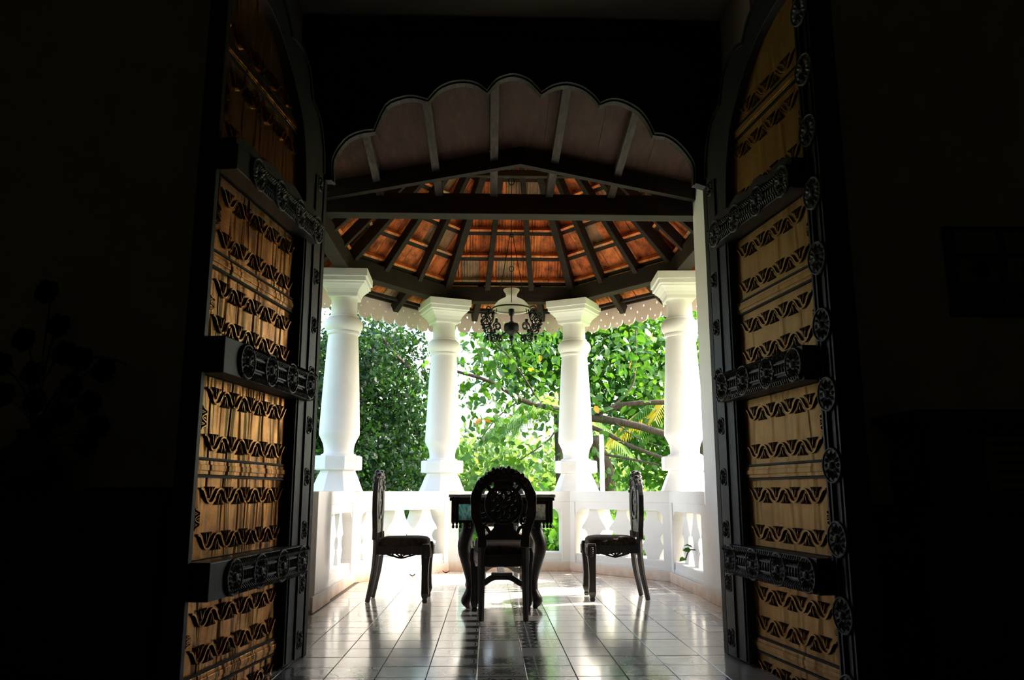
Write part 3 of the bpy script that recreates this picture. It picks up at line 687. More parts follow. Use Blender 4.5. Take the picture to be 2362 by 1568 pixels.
    # brass panels between the rails
    def panel(z0, z1, top=None):
        u0 = .262; u1 = u1p + (.0 if astragal else .0)
        if top is None: p = MB().box(u0, u1, *Yb(-.01, .014), z0, z1)
        else: p = MB().prism([(u0, z0), (u1, z0)] + top, -.01, .014, FX)
        p = p.build('panel', brass, root, None, 0)
        if top is None: strips = [(u0 + .03, u1 - .05, z1 - .12, z1 - .042, 0), (u0 + .03, u1 - .05, z0 + .03, z0 + .108, 0), (u1 - .062, u1 - .012, z0 + .12, z1 - .13, 1)]
        else: strips = [(u0 + .14, u1 - .05, z0 + .03, z0 + .11, 0)]
        if z1 - z0 < .2: strips = strips[:1]
        rc = MB(); bm2 = MB()
        for a0, a1, b0, b1, vert in strips:
            motif_row(bm2, rc, a0, a1, b0, b1, .018 * sg, sg, bool(vert))
        rc.build('border_shade', M['recess'], p); bm2.build('carved_border', brass, p)
        return p
    def bar(z, h=.06):
        b = MB().box(.262, u1p, *Yb(.0, .024), z - h / 2, z + h / 2); b.prism([(.262, z - .013), (u1p, z - .013), (u1p, z + .013), (.262, z + .013)], .024, .029, FX)
        b.build('mid_bar', brass, root, None, .006)
        MB().box(.25, u1p + .01, *Yb(.0, .025), z - h / 2 - .012, z - h / 2 - .002).build('bead', M['frameblack'], root); MB().box(.25, u1p + .01, *Yb(.0, .025), z + h / 2 + .002, z + h / 2 + .012).build('bead', M['frameblack'], root)
    panel(.018, .085); bar(.12)
    panel(.158, .455); panel(.62, .962); bar(1.0); panel(1.038, 1.39); panel(1.56, 1.872); bar(1.91); panel(1.948, 2.30)
    panel(2.47, 2.89); bar(2.93, .05); panel(2.962, 3.05, [(u1p, 3.38), (.92, 3.35), (.76, 3.30), (.60, 3.20), (.47, 3.08), (.40, 3.0)])
    return root
dl = leaf_door('door_1', (-1.072, 4.67), (-1.235, 3.43), 1.29, 1, 'left carved door leaf standing open, golden panels between black rails', 1.255, False, M['brass'])
dr = leaf_door('door_2', (1.400, 4.67), (1.555, 3.41), 1.30, -1, 'right carved door leaf standing open, dull yellow panels and a column of rosettes', 1.125, True, M['brassdull'])
# bolt and ring handle on the back of the right leaf, seen past its hinge edge
MB().tube([(.02, .06, 1.24), (.02, .11, 1.245), (.02, .125, 1.21), (.02, .12, 1.16), (.02, .07, 1.15)], .006, 6).build('ring_handle', M['iron'], dr, 30)
MB().box(.0, .03, .05, .11, .885, .90).build('bolt', M['iron'], dr)

# ------------------------------------------------------------------ chairs
def make_chair(label):
    root = empty('dining_chair', (0, 0, 0)); tag(root, label, 'chair', 'carved black chairs around the table')
    E = M['ebony']
    s = MB(); vs = []; fs = []; NN = 28
    def ring(hw_f, hw_b, y0, y1, z, k=4.0):
        o = []
        for i in range(NN):
            a = 2 * math.pi * i / NN; c, sn = math.cos(a), math.sin(a)
            q = (abs(c) ** k + abs(sn) ** k) ** (-1 / k); yy = (y0 + y1) / 2 + (y1 - y0) / 2 * q * sn; t = (yy - y0) / (y1 - y0)
            o.append(((hw_b + (hw_f - hw_b) * t) * q * c, yy, z))
        return o
    lev = [ring(.222, .165, -.185, .235, .448, 8), ring(.226, .169, -.188, .24, .47, 7), ring(.222, .165, -.184, .236, .495, 6), ring(.205, .15, -.17, .22, .512, 5), ring(.16, .115, -.13, .175, .522, 4), ring(.05, .04, -.03, .06, .526, 3)]
    for l in lev: vs += l
    for r in range(len(lev) - 1):
        for i in range(NN): fs.append((r * NN + i, r * NN + (i + 1) % NN, (r + 1) * NN + (i + 1) % NN, (r + 1) * NN + i))
    fs += [tuple(range(NN))[::-1], tuple((len(lev) - 1) * NN + i for i in range(NN))]
    s.add(vs, fs).build('seat', M['seat'], root, 60)
    f = MB()                                             # aprons
    def apron(a, b, th, drop, holes):
        a, b = Vector(a), Vector(b); L = (b - a).length; t = (b - a) / L; n = Vector((-t.y, t.x))
        FA = frame((a.x, a.y, 0), (t.x, t.y, 0), (0, 0, 1), (n.x, n.y, 0))
        f.prism([(0, .385), (.06, .38), (L * .25, .388), (L * .75, .388), (L - .06, .38), (L, .385), (L, .452), (0, .452)] if holes else
                [(0, .37), (.05, .365), (L - .05, .365), (L, .37), (L, .452), (0, .452)], -th, th, FA)
        if holes:
            f.strip(spl([(L * .2, .386), (L * .33, .372), (L * .5, .356), (L * .67, .372), (L * .8, .386)], 4), .014, -th, th, FA)
            for q, sg in ((.5, 1), (.5, -1)):
                f.strip(spl([(L * q, .36), (L * q + sg * .02, .375), (L * q + sg * .045, .387)], 4), .010, -th, th, FA); f.strip([(L * q + sg * .07, .366), (L * q + sg * .075, .388)], .014, -th, th, FA)
            f.strip([(L * .5, .355), (L * .5, .39)], .014, -th, th, FA)
    apron((-.205, .225), (.205, .225), .014, .02, True); apron((-.155, -.185), (.155, -.185), .014, 0, False)
    for sx in (-1, 1): apron((sx * .158, -.18), (sx * .208, .22), .014, .02, True)
    f.build('seat_frame', E, root)
    for sx in (-1, 1):
        # front leg: carved knee block, tapering shaft, turned-out toe
        l = MB(); x = sx * .205
        secs = [(0, 0, .222, .017), (.02, 0, .222, .022), (.03, 0, .222, .017), (.05, 0, .222, .026), (.075, 0, .224, .031), (.11, 0, .222, .028), (.2, 0, .220, .027), (.3, 0, .222, .030), (.36, 0, .224, .034), (.395, 0, .226, .038), (.45, 0, .224, .036), (.47, 0, .222, .030)]
        vs = []; fs = []
        for z, dx, y, r in secs: vs += [(x - r, y - r, z), (x + r, y - r, z), (x + r, y + r, z), (x - r, y + r, z)]
        for i in range(len(secs) - 1):
            for k in range(4): fs.append((i * 4 + k, i * 4 + (k + 1) % 4, i * 4 + 4 + (k + 1) % 4, i * 4 + 4 + k))
        fs += [(3, 2, 1, 0), tuple(len(secs) * 4 - 4 + k for k in range(4))]
        l.add(vs, fs); leg = l.build('leg', E, root, None, .004)
        for side in (0, 1):
            k_ = MB()
            for zz in (.37, .385, .40, .415, .43): k_.ball((x + sx * .037, .224, zz) if side else (x, .262, zz), (.010, .016, .011) if side else (.016, .010, .011), 6)
            k_.build('knee_carving', E, leg, 60)
        # rear leg sweeping back to the floor
        pts = spl([(sx * .158, -.255, 0), (sx * .158, -.235, .10), (sx * .158, -.212, .22), (sx * .158, -.198, .34), (sx * .158, -.194, .46), (sx * .157, -.198, .56)], 3)
        MB().tube(pts, [.021 + .008 * min(1, p[2] / .4) for p in pts], 4, None).build('leg', E, root, None, .004)
    # back: horseshoe frame with carved crest
    BY = -.205
    hs = [(-.155, .50), (-.158, .58), (-.172, .64), (-.196, .705), (-.206, .80), (-.197, .88), (-.165, .945), (-.112, .99), (-.055, 1.012), (0, 1.016)]
    hs = spl(hs + [(-a, b) for a, b in hs[::-1][1:]], 4)
    ww = [.062 + .014 * min(1, max(0, (p[1] - .6) / .3)) + .006 * math.sin(i * 1.1) for i, p in enumerate(hs)]
    FB = frame((0, BY, 0), (1, 0, 0), (0, 0, 1), (0, 1, 0))
    MB().strip(hs, ww, -.022, .022, FB).build('back_frame', E, root, None, .006)
    cr = MB()
    r2 = random.Random(3)
    for i in range(27):                                  # leafy crest: lobes with gaps between
        a = math.pi * (.10 + .80 * i / 26); rx, rz = .198, .20
        cr.ball((rx * math.cos(a), BY + .012 * (-1) ** i, .852 + rz * math.sin(a) + .012 * (i % 3 - 1)), (.022, .028, .020 + .007 * (i % 2)), 7)
    for i in range(15):
        a = math.pi * (.16 + .68 * i / 14)
        cr.ball((.163 * math.cos(a), BY + .015, .848 + .158 * math.sin(a)), (.013, .02, .013), 6)
    for sg in (-1, 1):                                   # crest scrolls either side of the middle
        sc = [(sg * (.055 + .03 * math.cos(t) * (1 - t / 9)), 1.035 + .028 * math.sin(t) * (1 - t / 9)) for t in [q * .45 for q in range(14)]]
        cr.strip(sc, .012, -.022, .026, FB)
        for q in range(6): cr.ball((sg * (.02 + .026 * q), BY, 1.058 - .0055 * q * q * .9 + .004 * (q % 2)), (.015, .02, .014), 6)
    cr.build('crest', E, root, 60)
    ov = [(.125 * math.cos(t), .808 + .131 * math.sin(t)) for t in [2 * math.pi * i / 36 for i in range(36)]]
    MB().strip(ov, .03, -.024, .024, FB, True).build('oval_frame', E, root, None, .006)
    fr = MB()
    for k in range(8):
        a = 2 * math.pi * k / 8; c, s_ = math.cos(a), math.sin(a)
        pet = [(.02 * c, .808 + .02 * s_), (.055 * math.cos(a - .33), .808 + .057 * math.sin(a - .33)), (.082 * c, .808 + .086 * s_), (.055 * math.cos(a + .33), .808 + .057 * math.sin(a + .33))]
        fr.strip(spl(pet + [pet[0]], 3), .017, -.012, .014, FB)
        a2 = a + math.pi / 8; lp_ = [(.088 * math.cos(a2) + .022 * math.cos(t), .808 + .092 * math.sin(a2) + .022 * math.sin(t)) for t in [2 * math.pi * i / 8 for i in range(8)]]
        fr.strip(lp_, .016, -.012, .012, FB, True)
        fr.strip([(.075 * c, .808 + .078 * s_), (.115 * c, .808 + .120 * s_)], .03, -.012, .012, FB)
    fr.ball((0, BY, .808), (.034, .026, .034), 10)
    fr.build('fretwork', E, root)
    sp = MB()
    sp.prism([(-.15, .555), (-.15, .58), (-.105, .60), (-.07, .64), (-.075, .668), (-.03, .69), (.03, .69), (.075, .668), (.07, .64), (.105, .60), (.15, .58), (.15, .555)], -.014, .014, FB)
    MB().prism([(-.05, .90), (-.075, .95), (-.06, 1.0), (.06, 1.0), (.075, .95), (.05, .90)], -.016, .016, FB).build('crest_leaf', E, root)
    sp.build('splat', E, root)
    for sg in (-1, 1):
        sc = [(sg * (.150 + .034 * math.cos(t + 2.2) * (1 - t / 10)), .688 + .036 * math.sin(t + 2.2) * (1 - t / 10)) for t in [q * .5 for q in range(13)]]
        MB().strip(sc, .014, -.014, .018, FB).build('scroll', E, root); MB().strip(spl([(sg * .10, .60), (sg * .12, .64), (sg * .165, .652), (sg * .2, .675)], 4), .022, -.016, .016, FB).build('scroll', E, root)
        MB().strip(spl([(sg * .13, .745), (sg * .165, .735), (sg * .21, .75)], 4), .016, -.014, .014, FB).build('scroll', E, root)
        MB().strip(spl([(sg * .095, .905), (sg * .12, .935), (sg * .15, .95)], 4), .03, -.016, .016, FB).build('scroll', E, root); MB().strip([(sg * .10, .945), (sg * .11, .985)], .03, -.016, .016, FB).build('scroll', E, root)
        MB().strip(spl([(sg * .17, .58), (sg * .185, .60), (sg * .175, .63), (sg * .195, .65)], 3), .018, -.02, .02, FB).build('scroll', E, root)
    return root
ch = make_chair('black carved chair seen from behind, in front of the table')
ch.location = (.112, 6.19, 0); ch.rotation_euler = (0, 0, R(1))
for (x, y, rz, lab) in ((-.735, 7.09, -90, 'black carved chair left of the table, seen side on, facing right'), (1.10, 7.16, 90, 'black carved chair right of the table, seen side on, facing left'),
                       (.125, 8.02, 180, 'black carved chair at the far end of the table, hidden but for its legs')):
    c = copy_tree(ch); c.location = (x, y, 0); c.rotation_euler = (0, 0, R(rz)); c['label'] = lab

# ------------------------------------------------------------------ table
tb = empty('dining_table', (.115, 7.12, 0)); tag(tb, 'black carved table with grey marble top and painted panels, chairs all around', 'table')
TW, TL = .405, .61
top = MB().box(-TW - .02, TW + .02, -TL - .02, TL + .02, .852, .876).build('marble_top', M['marble'], tb, None, .008); top['label'] = 'grey marble top'
a = MB(); a.box(-TW - .012, TW + .012, -TL - .012, TL + .012, .826, .852)
a.box(-TW + .02, TW - .02, -TL + .02, TL - .02, .80, .828)
a.build('top_frame', M['ebony'], tb, None, .006)
ap_ = MB()
for (x0, x1, y0, y1) in ((-.22, .22, -TL + .005, -TL + .03), (-TW + .01, -.352, -TL + .005, -TL + .03), (.352, TW - .01, -TL + .005, -TL + .03), (-.05, .05, TL - .03, TL - .005), (-TW + .005, -TW + .03, -TL + .01, TL - .01), (TW - .03, TW - .005, -TL + .01, TL - .01)): ap_.box(x0, x1, y0, y1, .655, .828)
ap_.box(-.36, .36, -TL + .005, -TL + .03, .655, .672); ap_.box(-.36, .36, -TL + .005, -TL + .03, .806, .828)
ap_.build('apron', M['ebony'], tb)
for sx, mt, lab in ((-1, 'teal', 'teal painted panel'), (1, 'pale', 'pale painted panel')):
    xc = sx * .285; y0 = -TL + .004
    pn = MB().box(xc - .062, xc + .062, y0 - .004, y0, .675, .80).build('painted_panel', M[mt], tb); pn['label'] = lab
    fm = MB(); fm.box(xc - .078, xc - .060, y0 - .014, y0, .66, .818); fm.box(xc + .060, xc + .078, y0 - .014, y0, .66, .818); fm.box(xc - .078, xc + .078, y0 - .014, y0, .66, .676); fm.box(xc - .078, xc + .078, y0 - .014, y0, .80, .818)
    fm.build('panel_frame', M['ebony'], pn)
    cc = MB(); cc.box(sx * .384 - .018, sx * .384 + .018, y0 - .022, y0, .655, .828)
    for q in (-1, 1): cc.box(sx * .384 + q * .011 - .005, sx * .384 + q * .011 + .005, y0 - .034, y0 - .02, .66, .82)
    cc.build('corner_block', M['ebony'], tb, None, .003)
    for q in (-.045, -.015, .015, .05, .09):
        d_ = MB(); d_.lathe([(.010, .655), (.012, .648), (.006, .643), (.010, .632), (.012, .624), (.009, .616), (.003, .612)], 8, Matrix.Translation((sx * .345 - sx * q * .95, y0 + .012, 0))); d_.build('pendant', M['ebony'], tb, 60)
for sx in (-1, 1):
    for sy in (-1, 1):
        pts = spl([(sx * .262, sy * .52, .668), (sx * .270, sy * .53, .60), (sx * .298, sy * .565, .52), (sx * .303, sy * .57, .45), (sx * .282, sy * .55, .35), (sx * .255, sy * .525, .22), (sx * .253, sy * .525, .14), (sx * .266, sy * .54, .09), (sx * .278, sy * .55, .055), (sx * .266, sy * .54, .02), (sx * .26, sy * .535, 0)], 3)
        rr = spl([(.056,), (.054,), (.050,), (.048,), (.041,), (.033,), (.033,), (.040,), (.043,), (.026,), (.018,)], 3)
        lg = MB().tube(pts, [r[0] for r in rr], 10).build('leg', M['ebony'], tb, 60)
for sy in (-1, 1):
    FS = frame((0, sy * .525, 0), (1, 0, 0), (0, 0, 1), (0, 1, 0))
    sp = spl([(-.27, .20), (-.22, .185), (-.15, .185), (-.10, .215), (-.06, .232), (0, .234), (.06, .232), (.10, .215), (.15, .185), (.22, .185), (.27, .20)], 3)
    m = MB().strip(sp, .045, -.024, .024, FS); m.box(-.085, .085, sy * .525 - .04, sy * .525 + .04, .25, .266)
    m.build('stretcher', M['ebony'], tb, None, .006)
MB().box(-.03, .03, -.53, .53, .215, .245).build('stretcher', M['ebony'], tb, None, .006)

# ------------------------------------------------------------------ hanging oil lamp
lamp = empty('hanging_lamp', (.235, 8.11, 2.74)); tag(lamp, 'hanging oil lamp with white glass shade in a black scrolled iron frame', 'lamp')
sh = [(.172, 0), (.176, .006), (.170, .03), (.155, .06), (.128, .092), (.095, .114), (.068, .126), (.055, .134), (.052, .150), (.056, .172), (.070, .192), (.077, .205), (.076, .213)]
sh = [(r * 1.1, z * 1.06) for r, z in sh]
MB().lathe(sh + [(r - .004, z) for r, z in sh[::-1]], 36, None, 0, False).build('lamp_shade', M['opal'], lamp, 50)
MB().tube([(.196 * math.cos(t), .196 * math.sin(t), .018) for t in [2 * math.pi * i / 36 for i in range(36)]], .008, 6, None, True).build('shade_ring', M['iron'], lamp, 60)
MB().lathe([(.014, .02), (.028, .015), (.032, -.02), (.026, -.045), (.012, -.06), (.010, -.11), (.03, -.125), (.07, -.14), (.078, -.165), (.078, -.21), (.06, -.235), (.03, -.25), (.02, -.27), (.026, -.29), (.012, -.315), (.004, -.33)], 20).build('oil_font', M['iron'], lamp, 40)
ir = MB()
def spiral(cx, cz, r, turns, sgn, a0, k=18): return [(cx + r * (1 - .75 * i / k) * math.cos(a0 + sgn * turns * 2 * math.pi * i / k), 0, cz + r * (1 - .75 * i / k) * math.sin(a0 + sgn * turns * 2 * math.pi * i / k)) for i in range(k + 1)]
for k, th in enumerate((.12, -.35, math.pi + .2, math.pi - .3, 1.5)):
    Rm = Matrix.Rotation(th, 4, 'Z')
    for pth in (spl([(.05, 0, -.22), (.12, 0, -.27), (.2, 0, -.24), (.235, 0, -.16), (.2, 0, -.09), (.185, 0, 0)], 4), spiral(.27, -.12, .05, 1.3, 1, 3.0), spiral(.24, -.2, .055, 1.4, -1, 1.2), spiral(.15, -.17, .045, 1.2, 1, 0), spiral(.30, -.07, .032, 1.2, -1, 4), spiral(.19, -.29, .04, 1.2, 1, 2), spiral(.12, -.3, .03, 1.2, -1, 0.5), spl([(.22, 0, -.1), (.27, .02, -.02), (.25, 0, .03), (.21, -.02, .02)], 4)):
        ir.tube(pth, .0065, 5, Rm)
    for (x, z) in ((.24, -.02), (.315, -.13), (.22, -.26), (.16, -.11), (.285, -.2), (.2, -.05), (.27, -.06), (.23, -.16), (.3, -.17), (.18, -.22), (.21, -.31), (.14, -.27), (.255, -.29)): ir.ball((x, .01, z), (.016 + .004 * (k % 2), .010, .013 + .006 * (k % 3)), 6, Rm)
ir.build('iron_scrollwork', M['iron'], lamp, 60)
cn = MB()
for k in range(3):
    a = 2 * math.pi * k / 3 + .5; cn.tube([(.185 * math.cos(a), .185 * math.sin(a), 0), (.02 * math.cos(a), .02 * math.sin(a), .80)], .004, 5)
cn.ball((0, 0, .81), (.03, .03, .02), 8); cn.tube([(0, 0, .4), (0, 0, 2.62)], .004, 5); cn.tube([(.03 * math.cos(t), 0, 1.42 + .045 * math.sin(t)) for t in [2 * math.pi * i / 14 for i in range(14)]], .006, 5, None, True)
cn.tube([(.022 * math.cos(t), 0, .45 + .03 * math.sin(t)) for t in [2 * math.pi * i / 12 for i in range(12)]], .005, 5, None, True)
cn.build('hanging_chain', M['iron'], lamp)

# ------------------------------------------------------------------ things in the dark room
WDK = M['ebony']
sb = empty('sideboard', (-2.05, 3.85, 0)); tag(sb, 'dark wooden sideboard against the wall left of the doorway', 'sideboard')
MB().box(-.60, .60, -.20, .21, .08, .86).build('body', WDK, sb, None, .006); MB().box(-.64, .64, -.24, .22, .86, .895).build('top', WDK, sb, None, .01)
for k in range(2):
    d_ = MB().box(-.56 + k * .57, -.56 + k * .57 + .55, -.215, -.20, .14, .6).build('door', WDK, sb, None, .005); MB().ball((-.05 + k * .1, -.23, .4), .014, 8).build('knob', M['iron'], d_, 60)
    d_ = MB().box(-.56 + k * .57, -.56 + k * .57 + .55, -.215, -.20, .64, .82).build('drawer', WDK, sb, None, .005); MB().ball((-.285 + k * .57, -.23, .73), .014, 8).build('knob', M['iron'], d_, 60)
for sx in (-1, 1):
    for y in (-.17, .17): MB().lathe([(.03, 0), (.035, .04), (.025, .085)], 10, Matrix.Translation((sx * .55, y, 0))).build('foot', WDK, sb)
tr_ = MB().box(-.155, .155, -.11, .11, 0, .008); tr_.box(-.16, .16, -.115, -.105, 0, .02); tr_.box(-.16, .16, .105, .115, 0, .02); tr_.box(-.16, -.15, -.115, .115, 0, .02); tr_.box(.15, .16, -.115, .115, 0, .02)
tr_ = tr_.build('tray', M['recess'], None, None, .002); tr_.location = (-1.63, 3.78, .896); tag(tr_, 'flat shallow tray lying on the end of the dark sideboard', 'tray')
vz = empty('flower_vase', (-2.13, 3.84, .896)); tag(vz, 'dark round vase holding a bouquet on the sideboard', 'vase')
MB().lathe([(.07, 0), (.10, .01), (.145, .07), (.155, .12), (.13, .18), (.08, .225), (.06, .26), (.075, .285), (.068, .285), (.05, .26)], 24).build('vase_body', WDK, vz, 50)
fw = MB(); r3 = random.Random(5)
heads = [(.0, .95), (.03, .8), (-.1, .72), (.09, .66), (.2, .62), (.27, .58), (-.05, .56), (.12, .5), (.22, .42), (.0, .42), (.13, .36), (-.14, .45), (.31, .3), (.27, .22), (.05, .3), (-.2, .6)]
st_ = MB()
for (x, z) in heads: st_.tube(spl([(0, 0, .2), (x * .3, r3.uniform(-.03, .03), .2 + (z - .2) * .6), (x, r3.uniform(-.05, .05), z)], 4), .004, 5)
st_.tube(spl([(0, 0, .25), (.2, 0, .6), (.32, 0, .625), (.40, 0, .60)], 4), .005, 5)
st_.build('stems', M['leafdark'], vz, 60)
for (x, z) in heads:
    h = MB(); y = r3.uniform(-.06, .06)
    for k in range(7):
        a = 2 * math.pi * k / 7; h.ball((x + .035 * math.cos(a), y + .012 * (k % 2), z + .035 * math.sin(a)), (.028, .014, .028), 6)
    h.ball((x, y - .012, z), .022, 6); h.build('flower', M['recess'], vz, 60)
cb = empty('writing_cabinet', (2.62, 3.82, 0)); tag(cb, 'dark cabinet with a moulded cornice right of the doorway, a paper notice on its front', 'cabinet')
MB().box(-.70, .75, -.24, .24, 0, .80).build('base', WDK, cb, None, .008); MB().box(-.75, .8, -.27, .25, .80, .84).build('ledge', WDK, cb, None, .01); MB().box(-.58, .66, -.12, .24, .84, 1.19).build('upper_case', WDK, cb, None, .006)
co_ = MB(); 
for i, (e, z0, z1) in enumerate(((.02, 1.19, 1.21), (.05, 1.21, 1.235), (.085, 1.235, 1.27))): co_.box(-.58 - e, .66 + e, -.12 - e, .24, z0, z1)
co_.build('cornice', WDK, cb, None, .004)
for k in range(2):
    d_ = MB().box(-.64 + k * .68, -.64 + k * .68 + .64, -.255, -.24, .1, .74).build('door', WDK, cb, None, .006); MB().ball((-.02 + k * .08, -.27, .45), .016, 8).build('knob', M['iron'], d_, 60)
nt = empty('paper_notice', (2.56, 3.695, 1.0)); tag(nt, 'pale paper notice with a few faint lines, fixed to the front of the dark cabinet', 'notice')
MB().box(-.25, .25, -.004, 0, -.11, .15).build('sheet', M['roomceil'], nt)
ln = MB()
for k, (a0, a1) in enumerate(((-.23, .22), (-.22, -.05), (-.2, -.03), (-.2, -.02), (-.2, .0), (-.19, -.04))): ln.box(a0, a1, -.0052, -.004, .11 - k * .042, .122 - k * .042)
ln.build('printed_lines', M['recess'], nt)
wp = empty('wall_panel', (2.75, 4.09, 2.05)); tag(wp, 'framed wall board with round knobs high on the wall right of the doorway', 'board')
MB().box(-.30, .32, -.02, .008, -.24, .26).build('back_board', WDK, wp, None, .006)
for k in range(2):
    MB().box(-.25 + k * .27, -.02 + k * .27, -.032, -.02, .10, .23).build('square_plate', M['roomceil'], wp, None, .006); q = MB().box(-.25 + k * .27, -.02 + k * .27, -.032, -.02, -.06, .08).build('square_plate', M['roomceil'], wp, None, .006)
    MB().lathe([(.045, 0), (.045, .02), (.035, .03), (.015, .033)], 20, frame((-.135 + k * .27, -.032, .01), (1, 0, 0), (0, 0, 1), (0, -1, 0))).build('round_knob', M['iron'], q, 40)
lw = MB(); lw.box(-.27, .29, -.03, -.02, -.22, -.09)
for k in range(9): lw.ball((-.24 + k * .062, -.032, -.155), (.024, .01, .04), 6)
lw.build('carved_board', WDK, wp)

# ------------------------------------------------------------------ dry leaves on the tiles
def curl_leaf(L, W, mat, name='fallen_leaf'):
    m = MB(); vs = []; n = 6
    for i in range(n + 1):
        t = i / n; w = W * math.sin(math.pi * (t * .92 + .04)) ** .8; z = .004 + .02 * (t - .5) ** 2 * 4
        vs += [((t - .5) * L, -w / 2, z + .012), ((t - .5) * L, 0, z), ((t - .5) * L, w / 2, z + .01)]
    m.add(vs, [(i * 3 + k, i * 3 + k + 1, i * 3 + 4 + k, i * 3 + 3 + k) for i in range(n) for k in (0, 1)])
    return m.build(name, mat, None, 60, 0, False)
for (x, y, rz, mt, lab) in ((-.80, 8.93, 40, 'seat', 'small reddish dry leaf on the tiles behind the left chair'), (-.46, 9.28, 10, 'recess', 'dark dry leaf on the tiles at the foot of the far balustrade')):
    o = curl_leaf(.075, .04, M[mt]); o.location = (x, y, .001); o.rotation_euler = (0, 0, R(rz)); tag(o, lab, 'leaf')
# ------------------------------------------------------------------ garden
struct('ground', MB().box(-60, 60, 9.9, 120, -.75, -.7), M['grass'], 'sunlit lawn of the garden beyond the balustrade', 'ground')
struct('ground_side', MB().box(2.35, 60, -20, 9.9, -.75, -.7), M['grass'], 'lawn right of the pavilion', 'ground')
struct('ground_left', MB().box(-60, -1.9, -20, 9.9, -.75, -.7), M['grass'], 'lawn left of the pavilion', 'ground')
CP, SP = math.cos(PITCH), math.sin(PITCH)
def at(px, py, Y):                            # the point at depth Y that the photograph shows at this pixel
    u, v = (px - 1181) / F, -(py - 784) / F
    d = Vector((u, CP - v * SP, SP + v * CP)); d = Vector((d.x * math.cos(YAW) + d.y * math.sin(YAW), -d.x * math.sin(YAW) + d.y * math.cos(YAW), d.z))
    return Vector((0, 0, EYE)) + d * (Y / d.y)
def leaf_tmpl(wide=.5, droop=.12):
    v = np.array([(0, 0, 0), (.3, .5 * wide, .04), (.3, -.5 * wide, .04), (.7, .42 * wide, .0), (.7, -.42 * wide, .0), (1, 0, -droop), (.3, 0, 0), (.7, 0, -.03)], float)
    f = [(0, 6, 1), (0, 2, 6), (6, 7, 3, 1), (2, 4, 7, 6), (7, 5, 3), (4, 5, 7)]
    return v, f
def axes(n, bias=(0, 0, -.25), lift=.8):
    d = rng.normal(size=(n, 3)) + np.array(bias); d /= np.linalg.norm(d, axis=1)[:, None]
    up = rng.normal(size=(n, 3)) * .6 + np.array((0, 0, lift)); s = np.cross(up, d); s /= np.linalg.norm(s, axis=1)[:, None] + 1e-9
    return d, s, np.cross(d, s)
def leaves(name, parent, P, size, mat, wide=.5, droop=.12, bias=(0, 0, -.25), lift=.8):
    n = len(P); v, f = leaf_tmpl(wide, droop); d, s, u = axes(n, bias, lift); L = rng.uniform(size[0], size[1], n)
    V = P[:, None, :] + L[:, None, None] * (v[None, :, 0:1] * d[:, None, :] + v[None, :, 1:2] * s[:, None, :] + v[None, :, 2:3] * u[:, None, :])
    V = V.reshape(-1, 3); m = len(v)
    sizes = np.tile([len(q) for q in f], n); idx = np.concatenate([np.array(q) for q in f]); allidx = (idx[None, :] + (np.arange(n) * m)[:, None]).ravel()
    me = bpy.data.meshes.new(name); me.vertices.add(len(V)); me.vertices.foreach_set('co', V.ravel().astype(np.float32))
    me.loops.add(len(allidx)); me.loops.foreach_set('vertex_index', allidx.astype(np.int32))
    st = np.concatenate([[0], np.cumsum(sizes)[:-1]]); me.polygons.add(len(sizes)); me.polygons.foreach_set('loop_start', st.astype(np.int32)); me.polygons.foreach_set('loop_total', sizes.astype(np.int32))
    me.materials.append(mat); me.update(calc_edges=True); me.validate()
    o = link(name, me, parent); o['kind'] = 'stuff'; return o
def blob(c, r, n):                            # points inside an ellipsoid, denser near its skin
    d = rng.normal(size=(n, 3)); d /= np.linalg.norm(d, axis=1)[:, None]; q = rng.random(n) ** .42
    return np.array(c) + d * q[:, None] * np.array(r)
def clumps(cs, per, spread):
    return np.concatenate([c + rng.normal(size=(per, 3)) * np.array(spread) for c in cs])
def tree(name, label, cat, base, blobs, ncl, per, spread, size, mat, trunk=None, group=None, **k):
    root = empty(name, base); tag(root, label, cat, group); B = np.array(base)
    cs = np.concatenate([blob(c, r, max(3, int(ncl * w))) for c, r, w in blobs]); P = clumps(cs, per, spread) - B
    P = P[P[:, 2] > .02]
    leaves('foliage', root, P, size, mat, **k)
    if trunk:
        for pts, r0, r1 in trunk:
            pts = spl([tuple(Vector(p) - Vector(base)) for p in pts], 4); MB().tube(pts, [r0 + (r1 - r0) * i / (len(pts) - 1) for i in range(len(pts))], 8).build('branch', M['bark'], root, 60)
    return root, cs
G0 = -.7
# dense dark tree on the left
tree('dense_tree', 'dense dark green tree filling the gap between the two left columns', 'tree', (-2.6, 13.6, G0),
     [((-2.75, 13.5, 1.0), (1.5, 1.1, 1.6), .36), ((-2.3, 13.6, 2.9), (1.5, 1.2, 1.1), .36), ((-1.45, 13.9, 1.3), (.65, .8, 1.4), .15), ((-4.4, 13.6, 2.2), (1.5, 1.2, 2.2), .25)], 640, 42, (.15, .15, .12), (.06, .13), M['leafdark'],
     [([(-2.6, 13.8, G0), (-2.55, 13.9, 1.0), (-2.3, 13.7, 2.4), (-1.9, 13.4, 3.4)], .16, .04), ([tuple(at(880, 775, 12.9)), tuple(at(905, 810, 12.9)), tuple(at(945, 850, 13.2))], .02, .03), ([(-2.5, 13.9, 1.2), (-3.2, 13.6, 2.4), (-3.7, 13.4, 3.2)], .09, .03)], wide=.5)
